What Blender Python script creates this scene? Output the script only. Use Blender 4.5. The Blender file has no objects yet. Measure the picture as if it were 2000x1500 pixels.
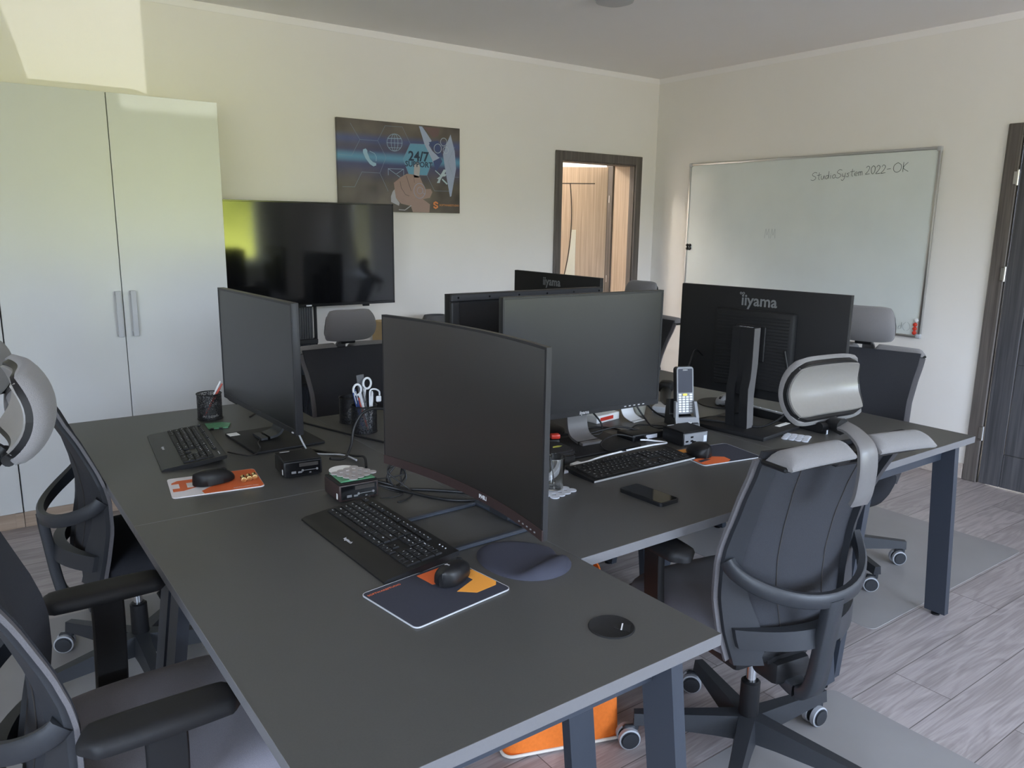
EXPO = 1.85
import bpy, bmesh, math, random
from math import sin, cos, pi, radians as R_, sqrt
from mathutils import Vector, Matrix
random.seed(7)
C = bpy.context.scene.collection
scene = bpy.context.scene

# ------------------------------------------------------------------ geometry collector
class G:
    def __init__(s): s.v = []; s.f = []; s.m = []
    def add(s, v, f, mi=0):
        o = len(s.v); s.v += [tuple(p) for p in v]
        for q in f: s.f.append(tuple(i + o for i in q)); s.m.append(mi)
        return s
    def merge(s, g, mat=None, mi=None):
        o = len(s.v)
        s.v += [tuple(mat @ Vector(p)) for p in g.v] if mat is not None else list(g.v)
        for q, k in zip(g.f, g.m): s.f.append(tuple(i + o for i in q)); s.m.append(k if mi is None else mi)
        return s
    def xf(s, mat): s.v = [tuple(mat @ Vector(p)) for p in s.v]; return s
    def box(s, c, d, bev=0.0, seg=2, rot=None, mi=0):
        bm = bmesh.new(); bmesh.ops.create_cube(bm, size=1)
        for w in bm.verts: w.co = Vector((w.co.x * d[0], w.co.y * d[1], w.co.z * d[2]))
        if bev > 0:
            bmesh.ops.bevel(bm, geom=bm.edges[:], offset=min(bev, min(d) * .49), segments=seg, profile=.5, affect='EDGES')
        m = Matrix.Translation(c) @ (rot.to_4x4() if rot is not None else Matrix())
        bm.verts.index_update()
        s.add([m @ w.co for w in bm.verts], [[w.index for w in f.verts] for f in bm.faces], mi); bm.free(); return s
    def b2(s, lo, hi, bev=0.0, seg=2, mi=0):
        return s.box([(a + b) / 2 for a, b in zip(lo, hi)], [abs(b - a) for a, b in zip(lo, hi)], bev, seg, None, mi)
    def prism(s, poly, z0, z1, mat=None, mi=0):
        n = len(poly)
        a = sum(poly[i][0] * poly[(i + 1) % n][1] - poly[(i + 1) % n][0] * poly[i][1] for i in range(n))
        if a < 0: poly = poly[::-1]
        v = [(p[0], p[1], z0) for p in poly] + [(p[0], p[1], z1) for p in poly]
        f = [tuple(range(n - 1, -1, -1)), tuple(range(n, 2 * n))] + [(i, (i + 1) % n, n + (i + 1) % n, n + i) for i in range(n)]
        if mat is not None: v = [mat @ Vector(p) for p in v]
        return s.add(v, f, mi)
    def lathe(s, prof, n=24, c=(0, 0, 0), mat=None, mi=0):
        v = []; f = []
        for r, z in prof:
            for i in range(n): v.append((c[0] + r * cos(2 * pi * i / n), c[1] + r * sin(2 * pi * i / n), c[2] + z))
        k = len(prof)
        for j in range(k - 1):
            for i in range(n):
                i2 = (i + 1) % n; f.append((j * n + i, j * n + i2, (j + 1) * n + i2, (j + 1) * n + i))
        if prof[0][0] > 1e-6: f.append(tuple(range(n - 1, -1, -1)))
        if prof[-1][0] > 1e-6: f.append(tuple((k - 1) * n + i for i in range(n)))
        if mat is not None: v = [mat @ Vector(p) for p in v]
        return s.add(v, f, mi)
    def cyl(s, p0, p1, r, n=16, r1=None, mi=0):
        p0 = Vector(p0); p1 = Vector(p1); d = p1 - p0
        m = Matrix.Translation(p0) @ d.to_track_quat('Z', 'Y').to_matrix().to_4x4()
        return s.lathe([(r, 0), (r if r1 is None else r1, d.length)], n, (0, 0, 0), m, mi)
    def sweep(s, path, prof, up=(0, 0, 1), closed=False, mi=0, scale=None):
        path = [Vector(p) for p in path]; n = len(path); k = len(prof); v = []; f = []
        up = Vector(up)
        for i, p in enumerate(path):
            if closed: t = path[(i + 1) % n] - path[i - 1]
            else: t = path[min(i + 1, n - 1)] - path[max(i - 1, 0)]
            t.normalize()
            a = t.cross(up)
            if a.length < 1e-4: a = t.cross(Vector((1, 0, 0.01)))
            a.normalize(); b = a.cross(t).normalized()
            sc = 1 if scale is None else scale[i]
            for q in prof: v.append(p + a * q[0] * sc + b * q[1] * sc)
        for i in range(n if closed else n - 1):
            i2 = (i + 1) % n
            for j in range(k):
                j2 = (j + 1) % k; f.append((i * k + j, i * k + j2, i2 * k + j2, i2 * k + j))
        if not closed: f.append(tuple(range(k - 1, -1, -1))); f.append(tuple((n - 1) * k + j for j in range(k)))
        # parallel-safe orientation is not needed for closed profiles
        return s.add(v, f, mi)
    def tube(s, path, r, n=8, closed=False, mi=0, smooth=0):
        path = [Vector(p) for p in path]
        if smooth: path = catmull(path, smooth, closed)
        N = len(path); v = []; f = []; a = None
        for i, p in enumerate(path):
            t = (path[(i + 1) % N] - path[i - 1]) if closed else (path[min(i + 1, N - 1)] - path[max(i - 1, 0)])
            if t.length < 1e-9: t = Vector((0, 0, 1))
            t.normalize()
            if a is None: a = t.orthogonal().normalized()
            else:
                a = a - t * a.dot(t)
                a = a.normalized() if a.length > 1e-6 else t.orthogonal().normalized()
            b = t.cross(a); rr = lerp_list(r, i / max(1, N - 1)) if isinstance(r, (list, tuple)) else r
            for j in range(n): v.append(p + (a * cos(2 * pi * j / n) + b * sin(2 * pi * j / n)) * rr)
        for i in range(N if closed else N - 1):
            i2 = (i + 1) % N
            for j in range(n):
                j2 = (j + 1) % n; f.append((i * n + j, i * n + j2, i2 * n + j2, i2 * n + j))
        if not closed: f.append(tuple(range(n - 1, -1, -1))); f.append(tuple((N - 1) * n + j for j in range(n)))
        return s.add(v, f, mi)
    def slab(s, fn, nu, nv, mi=0):
        """closed shell between fn(u,v)[0] (front) and fn(u,v)[1] (back), u,v in 0..1"""
        v = []; f = []; w = nv + 1
        for k in (0, 1):
            for i in range(nu + 1):
                for j in range(nv + 1): v.append(fn(i / nu, j / nv)[k])
        o = (nu + 1) * w
        for i in range(nu):
            for j in range(nv):
                a, b, c, d = i * w + j, i * w + j + 1, (i + 1) * w + j + 1, (i + 1) * w + j
                f.append((a, d, c, b)); f.append((o + a, o + b, o + c, o + d))
        for i in range(nu):
            a, d = i * w, (i + 1) * w; f.append((a, o + a, o + d, d))
            a, d = i * w + nv, (i + 1) * w + nv; f.append((a, d, o + d, o + a))
        for j in range(nv):
            a, b = j, j + 1; f.append((a, b, o + b, o + a))
            a, b = nu * w + j, nu * w + j + 1; f.append((a, o + a, o + b, b))
        return s.add(v, f, mi)

def lerp_list(r, t):
    f = t * (len(r) - 1); i = min(int(f), len(r) - 2); return r[i] + (r[i + 1] - r[i]) * (f - i)
def catmull(P, k, closed=False):
    out = []; n = len(P)
    for i in range(n if closed else n - 1):
        if closed: a, b, c, d = P[i - 1], P[i], P[(i + 1) % n], P[(i + 2) % n]
        else: a, b, c, d = P[max(i - 1, 0)], P[i], P[i + 1], P[min(i + 2, n - 1)]
        for j in range(k):
            t = j / k
            out.append(.5 * ((2 * b) + (c - a) * t + (2 * a - 5 * b + 4 * c - d) * t * t + (3 * b - a - 3 * c + d) * t ** 3))
    if not closed: out.append(P[-1])
    return out
def rrect(w, h, r, n=4):
    o = []
    for cx, cy, a in ((w / 2 - r, h / 2 - r, 0), (-w / 2 + r, h / 2 - r, 90), (-w / 2 + r, -h / 2 + r, 180), (w / 2 - r, -h / 2 + r, 270)):
        for i in range(n + 1): t = R_(a + 90 * i / n); o.append((cx + r * cos(t), cy + r * sin(t)))
    return o
def circ(r, n=24, cx=0, cy=0): return [(cx + r * cos(2 * pi * i / n), cy + r * sin(2 * pi * i / n)) for i in range(n)]

# ------------------------------------------------------------------ materials
def pm(name, col, rough=.5, metal=0., spec=.5, var=.06, vscale=40., bump=0., bscale=300., coat=0., alpha=None, trans=0., ior=1.45, sheen=0.):
    m = bpy.data.materials.new(name); m.use_nodes = True; nt = m.node_tree; n = nt.nodes; L = nt.links
    b = n['Principled BSDF']; b.inputs['Roughness'].default_value = rough; b.inputs['Metallic'].default_value = metal
    b.inputs['Specular IOR Level'].default_value = spec; b.inputs['IOR'].default_value = ior
    if coat: b.inputs['Coat Weight'].default_value = coat; b.inputs['Coat Roughness'].default_value = .1
    if trans: b.inputs['Transmission Weight'].default_value = trans
    if sheen: b.inputs['Sheen Weight'].default_value = sheen
    if alpha is not None: b.inputs['Alpha'].default_value = alpha
    tc = n.new('ShaderNodeTexCoord'); nz = n.new('ShaderNodeTexNoise'); nz.inputs['Scale'].default_value = vscale; nz.inputs['Detail'].default_value = 3
    L.new(tc.outputs['Object'], nz.inputs['Vector'])
    mx = n.new('ShaderNodeMix'); mx.data_type = 'RGBA'
    mx.inputs['A'].default_value = (*[max(0, c * (1 - var)) for c in col], 1); mx.inputs['B'].default_value = (*[min(1, c * (1 + var)) for c in col], 1)
    L.new(nz.outputs['Fac'], mx.inputs['Factor']); L.new(mx.outputs['Result'], b.inputs['Base Color'])
    if bump:
        n2 = n.new('ShaderNodeTexNoise'); n2.inputs['Scale'].default_value = bscale; L.new(tc.outputs['Object'], n2.inputs['Vector'])
        bp = n.new('ShaderNodeBump'); bp.inputs['Strength'].default_value = bump; bp.inputs['Distance'].default_value = .002
        L.new(n2.outputs['Fac'], bp.inputs['Height']); L.new(bp.outputs['Normal'], b.inputs['Normal'])
    return m
def wood(name, c1, c2, axis='z', rough=.55, fine=90., long=3.0):
    m = bpy.data.materials.new(name); m.use_nodes = True; nt = m.node_tree; n = nt.nodes; L = nt.links
    b = n['Principled BSDF']; b.inputs['Roughness'].default_value = rough
    tc = n.new('ShaderNodeTexCoord'); mp = n.new('ShaderNodeMapping')
    sc = {'x': (long, fine, fine), 'y': (fine, long, fine), 'z': (fine, fine, long)}[axis]
    mp.inputs['Scale'].default_value = sc; L.new(tc.outputs['Object'], mp.inputs['Vector'])
    nz = n.new('ShaderNodeTexNoise'); nz.inputs['Scale'].default_value = 1; nz.inputs['Detail'].default_value = 5; nz.inputs['Distortion'].default_value = .6
    L.new(mp.outputs['Vector'], nz.inputs['Vector'])
    cr = n.new('ShaderNodeValToRGB'); cr.color_ramp.elements[0].position = .3; cr.color_ramp.elements[1].position = .72
    cr.color_ramp.elements[0].color = (*c1, 1); cr.color_ramp.elements[1].color = (*c2, 1)
    L.new(nz.outputs['Fac'], cr.inputs['Fac']); L.new(cr.outputs['Color'], b.inputs['Base Color'])
    bp = n.new('ShaderNodeBump'); bp.inputs['Strength'].default_value = .15; bp.inputs['Distance'].default_value = .001
    L.new(nz.outputs['Fac'], bp.inputs['Height']); L.new(bp.outputs['Normal'], b.inputs['Normal'])
    return m
def meshy(name, col, step=.0035, hole=.55):
    """woven wire / mesh fabric: opaque threads with open cells, in object space"""
    m = bpy.data.materials.new(name); m.use_nodes = True; nt = m.node_tree; n = nt.nodes; L = nt.links
    b = n['Principled BSDF']; b.inputs['Base Color'].default_value = (*col, 1); b.inputs['Roughness'].default_value = .5
    tc = n.new('ShaderNodeTexCoord'); vo = n.new('ShaderNodeTexVoronoi'); vo.inputs['Scale'].default_value = 1 / step; vo.feature = 'DISTANCE_TO_EDGE'
    L.new(tc.outputs['Object'], vo.inputs['Vector'])
    gt = n.new('ShaderNodeMath'); gt.operation = 'LESS_THAN'; gt.inputs[1].default_value = 1 - hole if hole > .5 else .3
    gt.inputs[1].default_value = .115
    L.new(vo.outputs['Distance'], gt.inputs[0]); L.new(gt.outputs[0], b.inputs['Alpha'])
    return m

MT = {}
MT['wall'] = pm('wall_paint', (.84, .81, .765), .75, spec=.25, var=.015, vscale=6, bump=.12, bscale=260)
MT['ceil'] = pm('ceiling_paint', (.88, .855, .835), .8, spec=.2, var=.01, vscale=5, bump=.08, bscale=220)
MT['desk'] = pm('graphite_laminate', (.064, .063, .060), .42, spec=.5, var=.10, vscale=240, bump=.05, bscale=700)
MT['deskedge'] = pm('graphite_edge_band', (.135, .133, .137), .4, var=.05, vscale=200)
MT['steel'] = pm('powder_coated_steel', (.030, .036, .048), .42, var=.08, vscale=300, bump=.05, bscale=900)
MT['blkplastic'] = pm('black_plastic', (.010, .010, .011), .42, spec=.35, var=.12, vscale=200, bump=.06, bscale=1200)
MT['chairplastic'] = pm('chair_plastic', (.022, .024, .028), .46, var=.1, vscale=160, bump=.05, bscale=900)
MT['matteblk'] = pm('matte_black', (.011, .011, .012), .6, spec=.35, var=.1, vscale=200, bump=.08, bscale=1500)
MT['gloss'] = pm('gloss_black', (.006, .006, .007), .16, var=.05)
MT['screen'] = pm('antiglare_screen', (.007, .0075, .009), .33, spec=.8, var=.02)
MT['screen_warm'] = pm('antiglare_screen_warm', (.010, .0082, .0075), .36, spec=.9, ior=1.75, var=.02)
MT['tvscreen'] = pm('tv_glass', (.005, .005, .006), .07, spec=.5, var=.02)
MT['bezel'] = pm('monitor_bezel', (.022, .022, .024), .42, spec=.4, var=.06, vscale=300)
MT['bronze'] = pm('bronze_brown_bezel', (.040, .025, .024), .38, var=.06, vscale=300)
MT['grayfab'] = pm('grey_woven_fabric', (.185, .178, .180), .9, spec=.2, var=.22, vscale=700, bump=.5, bscale=900, sheen=.2)
MT['seatfab'] = pm('seat_woven_fabric', (.135, .130, .150), .92, spec=.2, var=.25, vscale=650, bump=.5, bscale=850, sheen=.2)
MT['blkfab'] = pm('black_seat_fabric', (.020, .021, .025), .9, spec=.2, var=.25, vscale=600, bump=.4, bscale=800)
MT['meshfab'] = pm('back_mesh_fabric', (.032, .033, .038), .8, spec=.25, var=.22, vscale=420, bump=.4, bscale=700)
MT['seatlight'] = pm('grey_seat_fabric', (.165, .155, .172), .92, spec=.2, var=.25, vscale=650, bump=.5, bscale=850, sheen=.2)
MT['edgelight'] = pm('edge_light_grey', (.10, .095, .10), .9, var=.2, vscale=500, bump=.3)  # grey for the light painted along the chair back edges
MT['bracket'] = pm('bracket_grey_plastic', (.13, .125, .125), .38, var=.06, vscale=120)
MT['navyglass'] = pm('dark_navy_display', (.008, .010, .026), .35, spec=.2, var=.02)
MT['shell'] = pm('headrest_shell_plastic', (.19, .18, .17), .33, spec=.5, var=.06, vscale=120, bump=.05, bscale=700)
MT['chrome'] = pm('chrome', (.75, .76, .78), .12, metal=1, var=.02)
MT['alu'] = pm('brushed_aluminium', (.62, .62, .61), .3, metal=1, var=.05, vscale=300)
MT['alumatt'] = pm('silver_plastic', (.46, .47, .49), .4, var=.05, vscale=200)
MT['tyre'] = pm('grey_caster_tyre', (.33, .34, .36), .5, var=.06)
MT['white'] = pm('white_plastic', (.80, .81, .82), .4, var=.03)
MT['paper'] = pm('white_paper', (.82, .82, .80), .8, var=.03)
MT['cab'] = pm('cabinet_laminate', (.60, .61, .60), .34, spec=.5, var=.015, vscale=8)
MT['cabdark'] = pm('cabinet_shadow_gap', (.05, .05, .05), .7)
MT['plinth'] = wood('oak_plinth', (.30, .22, .16), (.42, .32, .24), 'x', .6, 60, 3)
MT['skirting'] = wood('beige_skirting', (.46, .38, .33), (.58, .50, .44), 'x', .5, 40, 2)
MT['doordark'] = wood('dark_oak_veneer', (.075, .064, .058), (.155, .135, .122), 'z', .5, 75, 2.2)
MT['doorgrey'] = wood('grey_oak_veneer', (.042, .042, .047), (.105, .103, .110), 'z', .48, 70, 2.0)
MT['doorlight'] = wood('light_oak_veneer', (.40, .30, .215), (.56, .44, .335), 'z', .5, 70, 2.0)
MT['groove'] = pm('groove_dark', (.035, .030, .027), .7)
MT['frost'] = pm('frosted_glass', (.62, .62, .54), .35, var=.02)
MT['board'] = pm('whiteboard_enamel', (.70, .745, .725), .2, spec=.5, var=.07, vscale=3.5)
MT['ink'] = pm('marker_ink', (.045, .07, .075), .6)
MT['inkfaint'] = pm('wiped_marker_ink', (.42, .47, .47), .5)
MT['red'] = pm('red_plastic', (.62, .05, .03), .35)
MT['orange'] = pm('orange_print', (.66, .13, .035), .6, var=.05, vscale=300)
MT['amber'] = pm('amber_print', (.78, .32, .05), .6, var=.05, vscale=300)
MT['padwhite'] = pm('white_print', (.72, .69, .70), .65, var=.04, vscale=300)
MT['padnavy'] = pm('navy_cloth_print', (.030, .032, .046), .75, var=.12, vscale=400)
MT['gel'] = pm('navy_lycra', (.040, .042, .060), .75, spec=.3, var=.1, vscale=500, bump=.2, bscale=1200)
MT['felt'] = pm('orange_felt', (.70, .17, .03), .95, spec=.1, var=.14, vscale=90, bump=.5, bscale=500)
MT['piping'] = pm('cream_piping', (.66, .60, .52), .8)
MT['pcb'] = pm('green_board', (.10, .30, .16), .45, var=.45, vscale=120)
MT['feltgrey'] = pm('grey_felt', (.42, .39, .38), .95, spec=.1, var=.10, vscale=400, bump=.4, bscale=900)
MT['bluegrey'] = pm('pale_grey_rubber', (.60, .63, .70), .6, var=.06)
MT['brass'] = pm('brass', (.72, .50, .22), .25, metal=1, var=.1, vscale=200)
MT['rubber'] = pm('cable_rubber', (.010, .010, .011), .45)
MT['cablewhite'] = pm('white_cable', (.82, .84, .87), .45)
MT['glass'] = pm('clear_glass', (.96, .98, .98), .02, trans=1., ior=1.46, var=.0)
MT['wire'] = meshy('black_wire_mesh', (.015, .015, .017), .0042)
MT['print'] = pm('light_grey_print', (.62, .62, .64), .6)
MT['legend'] = pm('key_legend_print', (.55, .56, .58), .6)
MT['logo'] = pm('grey_logo_print', (.16, .165, .17), .45)
MT['yellow'] = pm('yellow_key', (.85, .66, .05), .4)
MT['penred'] = pm('pen_red', (.42, .07, .05), .35)
MT['penblue'] = pm('pen_blue', (.03, .06, .20), .35)
MT['clear'] = pm('clear_acrylic', (.85, .87, .90), .08, trans=.85, ior=1.2, var=.0)
MT['card'] = pm('tan_cardboard', (.58, .42, .22), .85, var=.08, vscale=30)
MT['olive'] = pm('yellow_green_print', (.55, .55, .10), .6)
MT['dkgrey'] = pm('dark_grey_fabric', (.10, .098, .10), .9, var=.2, vscale=400, bump=.3)
MT['mousegrey'] = pm('grey_mouse_plastic', (.20, .20, .205), .5)
MT['curtainblocker'] = pm('curtain_light_blocker', (.62, .61, .60), .9, var=.04)
MT['curtain'] = pm('sheer_curtain', (.70, .70, .72), .9, var=.03, alpha=.75)

# chair-mat: milky translucent PVC
def mat_pvc():
    m = bpy.data.materials.new('milky_pvc'); m.use_nodes = True; nt = m.node_tree; n = nt.nodes; L = nt.links
    b = n['Principled BSDF']; b.inputs['Roughness'].default_value = .42
    tc = n.new('ShaderNodeTexCoord'); nz = n.new('ShaderNodeTexNoise'); nz.inputs['Scale'].default_value = 5; nz.inputs['Detail'].default_value = 3
    L.new(tc.outputs['Object'], nz.inputs['Vector'])
    cr = n.new('ShaderNodeValToRGB'); cr.color_ramp.elements[0].color = (.36, .345, .345, 1); cr.color_ramp.elements[1].color = (.43, .415, .415, 1)
    L.new(nz.outputs['Fac'], cr.inputs['Fac']); L.new(cr.outputs['Color'], b.inputs['Base Color'])
    b.inputs['Alpha'].default_value = .66
    return m
MT['pvc'] = mat_pvc()

def mat_floor():
    m = bpy.data.materials.new('oak_laminate_planks'); m.use_nodes = True; nt = m.node_tree; n = nt.nodes; L = nt.links
    b = n['Principled BSDF']; b.inputs['Roughness'].default_value = .42; b.inputs['Specular IOR Level'].default_value = .45
    tc = n.new('ShaderNodeTexCoord'); mp = n.new('ShaderNodeMapping'); mp.inputs['Location'].default_value = (.03, -.058, 0)
    L.new(tc.outputs['Object'], mp.inputs['Vector'])
    br = n.new('ShaderNodeTexBrick'); br.offset = .37; br.inputs['Scale'].default_value = 1; br.inputs['Brick Width'].default_value = 1.28
    br.inputs['Row Height'].default_value = .19; br.inputs['Mortar Size'].default_value = .0016; br.inputs['Mortar Smooth'].default_value = .2
    br.inputs['Color1'].default_value = (0, 0, 0, 1); br.inputs['Color2'].default_value = (1, 1, 1, 1); br.inputs['Mortar'].default_value = (.5, .5, .5, 1)
    L.new(mp.outputs['Vector'], br.inputs['Vector'])
    # per-plank offset of the grain
    mul = n.new('ShaderNodeVectorMath'); mul.operation = 'MULTIPLY_ADD'; mul.inputs[1].default_value = (7.3, 3.1, 5.7)
    L.new(br.outputs['Color'], mul.inputs[0]); L.new(mp.outputs['Vector'], mul.inputs[2])
    g = n.new('ShaderNodeMapping'); g.inputs['Scale'].default_value = (1.1, 9.0, 1); L.new(mul.outputs[0], g.inputs['Vector'])
    nz = n.new('ShaderNodeTexNoise'); nz.inputs['Scale'].default_value = 1.4; nz.inputs['Detail'].default_value = 6; nz.inputs['Distortion'].default_value = 1.1
    L.new(g.outputs['Vector'], nz.inputs['Vector'])
    wv = n.new('ShaderNodeMath'); wv.operation = 'MULTIPLY'; wv.inputs[1].default_value = 34.0; L.new(nz.outputs['Fac'], wv.inputs[0])
    sn = n.new('ShaderNodeMath'); sn.operation = 'SINE'; L.new(wv.outputs[0], sn.inputs[0])
    ring = n.new('ShaderNodeMapRange'); ring.inputs['From Min'].default_value = -1; ring.inputs['From Max'].default_value = 1; L.new(sn.outputs[0], ring.inputs['Value'])
    g2 = n.new('ShaderNodeMapping'); g2.inputs['Scale'].default_value = (4, 170, 1); L.new(mul.outputs[0], g2.inputs['Vector'])
    n2 = n.new('ShaderNodeTexNoise'); n2.inputs['Scale'].default_value = 1; n2.inputs['Detail'].default_value = 3; L.new(g2.outputs['Vector'], n2.inputs['Vector'])
    mxf = n.new('ShaderNodeMix'); mxf.data_type = 'FLOAT'; mxf.inputs['Factor'].default_value = .74
    L.new(ring.outputs['Result'], mxf.inputs['A']); L.new(n2.outputs['Fac'], mxf.inputs['B'])
    cr = n.new('ShaderNodeValToRGB'); e = cr.color_ramp.elements
    e[0].position = .15; e[0].color = (.228, .198, .194, 1); e[1].position = .8; e[1].color = (.43, .385, .382, 1)
    L.new(mxf.outputs['Result'], cr.inputs['Fac'])
    tint = n.new('ShaderNodeMix'); tint.data_type = 'RGBA'; tint.blend_type = 'MULTIPLY'; tint.inputs['Factor'].default_value = 1
    tr = n.new('ShaderNodeMapRange'); tr.inputs['To Min'].default_value = .88; tr.inputs['To Max'].default_value = 1.08
    sp = n.new('ShaderNodeSeparateColor'); L.new(br.outputs['Color'], sp.inputs['Color']); L.new(sp.outputs[0], tr.inputs['Value'])
    cb = n.new('ShaderNodeCombineColor')
    for i in range(3): L.new(tr.outputs['Result'], cb.inputs[i])
    L.new(cr.outputs['Color'], tint.inputs['A']); L.new(cb.outputs['Color'], tint.inputs['B'])
    fin = n.new('ShaderNodeMix'); fin.data_type = 'RGBA'; fin.inputs['B'].default_value = (.10, .085, .08, 1)
    L.new(br.outputs['Fac'], fin.inputs['Factor']); L.new(tint.outputs['Result'], fin.inputs['A']); L.new(fin.outputs['Result'], b.inputs['Base Color'])
    bp = n.new('ShaderNodeBump'); bp.inputs['Strength'].default_value = .12; bp.inputs['Distance'].default_value = .001; bp.invert = True
    L.new(br.outputs['Fac'], bp.inputs['Height']); L.new(bp.outputs['Normal'], b.inputs['Normal'])
    return m
MT['floor'] = mat_floor()

def mat_poster():
    """printed photograph: brown-grey ground, blue light streaks; object space x 0..w, z 0..h"""
    m = bpy.data.materials.new('poster_print'); m.use_nodes = True; nt = m.node_tree; n = nt.nodes; L = nt.links
    b = n['Principled BSDF']; b.inputs['Roughness'].default_value = .3
    tc = n.new('ShaderNodeTexCoord'); sp = n.new('ShaderNodeSeparateXYZ'); L.new(tc.outputs['Object'], sp.inputs[0])
    nz = n.new('ShaderNodeTexNoise'); nz.inputs['Scale'].default_value = 5; L.new(tc.outputs['Object'], nz.inputs['Vector'])
    gr = n.new('ShaderNodeValToRGB'); gr.color_ramp.elements[0].position = .35; gr.color_ramp.elements[0].color = (.055, .046, .042, 1)
    gr.color_ramp.elements[1].position = .7; gr.color_ramp.elements[1].color = (.15, .125, .105, 1); L.new(nz.outputs['Fac'], gr.inputs['Fac'])
    def band(z0, w, power=1.0):
        a = n.new('ShaderNodeMath'); a.operation = 'SUBTRACT'; a.inputs[1].default_value = z0; L.new(sp.outputs['Z'], a.inputs[0])
        c = n.new('ShaderNodeMath'); c.operation = 'ABSOLUTE'; L.new(a.outputs[0], c.inputs[0])
        d = n.new('ShaderNodeMapRange'); d.interpolation_type = 'SMOOTHSTEP'; d.inputs['From Min'].default_value = 0; d.inputs['From Max'].default_value = w
        d.inputs['To Min'].default_value = power; d.inputs['To Max'].default_value = 0; L.new(c.outputs[0], d.inputs['Value']); return d.outputs[0]
    last = gr.outputs['Color']
    for z0, w, p, col in ((.335, .17, .75, (.040, .055, .20, 1)), (.455, .05, .5, (.05, .10, .34, 1)), (.345, .048, .95, (.11, .31, .50, 1))):
        mx = n.new('ShaderNodeMix'); mx.data_type = 'RGBA'; L.new(band(z0, w, p), mx.inputs['Factor']); L.new(last, mx.inputs['A']); mx.inputs['B'].default_value = col
        last = mx.outputs['Result']
    L.new(last, b.inputs['Base Color']); return m
MT['poster'] = mat_poster()

# ------------------------------------------------------------------ object helpers
def obj(name, g, mats, parent=None, ang=35, loc=None, rotz=None):
    me = bpy.data.meshes.new(name); me.from_pydata(g.v, [], g.f)
    if not isinstance(mats, (list, tuple)): mats = [mats]
    for m in mats: me.materials.append(MT[m] if isinstance(m, str) else m)
    for p, k in zip(me.polygons, g.m): p.material_index = k; p.use_smooth = True
    me.validate(); me.update()
    bm = bmesh.new(); bm.from_mesh(me); bmesh.ops.recalc_face_normals(bm, faces=bm.faces[:]); bm.to_mesh(me); bm.free()
    me.set_sharp_from_angle(angle=R_(ang))
    o = bpy.data.objects.new(name, me); C.objects.link(o)
    if parent is not None: o.parent = parent
    if loc is not None: o.location = loc
    if rotz is not None: o.rotation_euler = (0, 0, rotz)
    return o
def tag(o, label, cat, group=None, kind=None):
    if label: o['label'] = label
    if cat: o['category'] = cat
    if group: o['group'] = group
    if kind: o['kind'] = kind
    return o
def thing(name, label, cat, loc=(0, 0, 0), rotz=0, group=None):
    o = bpy.data.objects.new(name, None); o.empty_display_size = .05; C.objects.link(o); o.location = loc; o.rotation_euler = (0, 0, rotz)
    return tag(o, label, cat, group)
def single(name, g, mats, label, cat, loc=(0, 0, 0), rotz=0, group=None, ang=35):
    return tag(obj(name, g, mats, None, ang, loc, rotz), label, cat, group)
def struct(name, g, mats, parent=None, label=None):
    o = obj(name, g, mats, parent)
    if parent is None: o['kind'] = 'structure'
    if label: o['label'] = label
    return o
def dup(root, loc, rotz, label, group=None):
    r = root.copy(); C.objects.link(r); r.location = loc; r.rotation_euler = (0, 0, rotz); r['label'] = label
    if group: r['group'] = group
    for ch in list(root.children):
        c = ch.copy(); C.objects.link(c); c.parent = r
        for g in list(ch.children):
            d = g.copy(); C.objects.link(d); d.parent = c
    return r
_tc = {}
def text_g(s, size, ext=.0003, ax='CENTER', shear=0, res=2, bold=0):
    k = (s, size, ext, ax, shear, bold)
    if k in _tc: return _tc[k]
    cu = bpy.data.curves.new('t', 'FONT'); cu.body = s; cu.size = size; cu.extrude = ext; cu.align_x = ax; cu.align_y = 'CENTER'; cu.shear = shear; cu.offset = bold * size; cu.resolution_u = res
    ob = bpy.data.objects.new('t', cu); me = bpy.data.meshes.new_from_object(ob)
    g = G(); g.add([v.co[:] for v in me.vertices], [tuple(p.vertices) for p in me.polygons])
    bpy.data.objects.remove(ob); bpy.data.curves.remove(cu); bpy.data.meshes.remove(me)
    _tc[k] = g; return g
def T(x, y, z): return Matrix.Translation((x, y, z))
RX = lambda a: Matrix.Rotation(a, 4, 'X')
RY = lambda a: Matrix.Rotation(a, 4, 'Y')
RZ = lambda a: Matrix.Rotation(a, 4, 'Z')
DT = .745   # desk top height
# ================================================================== ROOM
YA, XB, ZC = 4.835, 4.994, 2.70
XL, YB = -2.2, -2.6
D1 = (3.955, 4.765, 2.012)          # doorway in the far wall: x0, x1, head
D2 = (1.14, 2.03, 2.045)            # doorway in the right wall: y0, y1, head
W3 = (-2.30, -1.347, .775, 2.2)     # window in the right wall
WB = [(-1.90, -.80), (1.30, 3.85)]   # windows in the wall behind the camera
WZ = (.92, 2.30)
W4 = (-2.30, -.10)                   # window in the left wall
struct('floor', G().b2((XL - .2, YB - .2, -.12), (XB + .2, 7.7, 0)), 'floor')
struct('ceiling', G().b2((XL - .2, YB - .2, ZC), (XB + .2, YA + .26, ZC + .12)), 'ceil')
g = G(); TH = .26
g.b2((XL - .2, YA, 0), (D1[0], YA + TH, ZC)); g.b2((D1[1], YA, 0), (XB + .2, YA + TH, ZC)); g.b2((D1[0], YA, D1[2]), (D1[1], YA + TH, ZC))
struct('wall_far', g, 'wall')
g = G(); t = .2
g.b2((XB, D2[1], 0), (XB + t, YA, ZC)); g.b2((XB, D2[0], D2[2]), (XB + t, D2[1], ZC)); g.b2((XB, W3[1], 0), (XB + t, D2[0], ZC))
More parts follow.
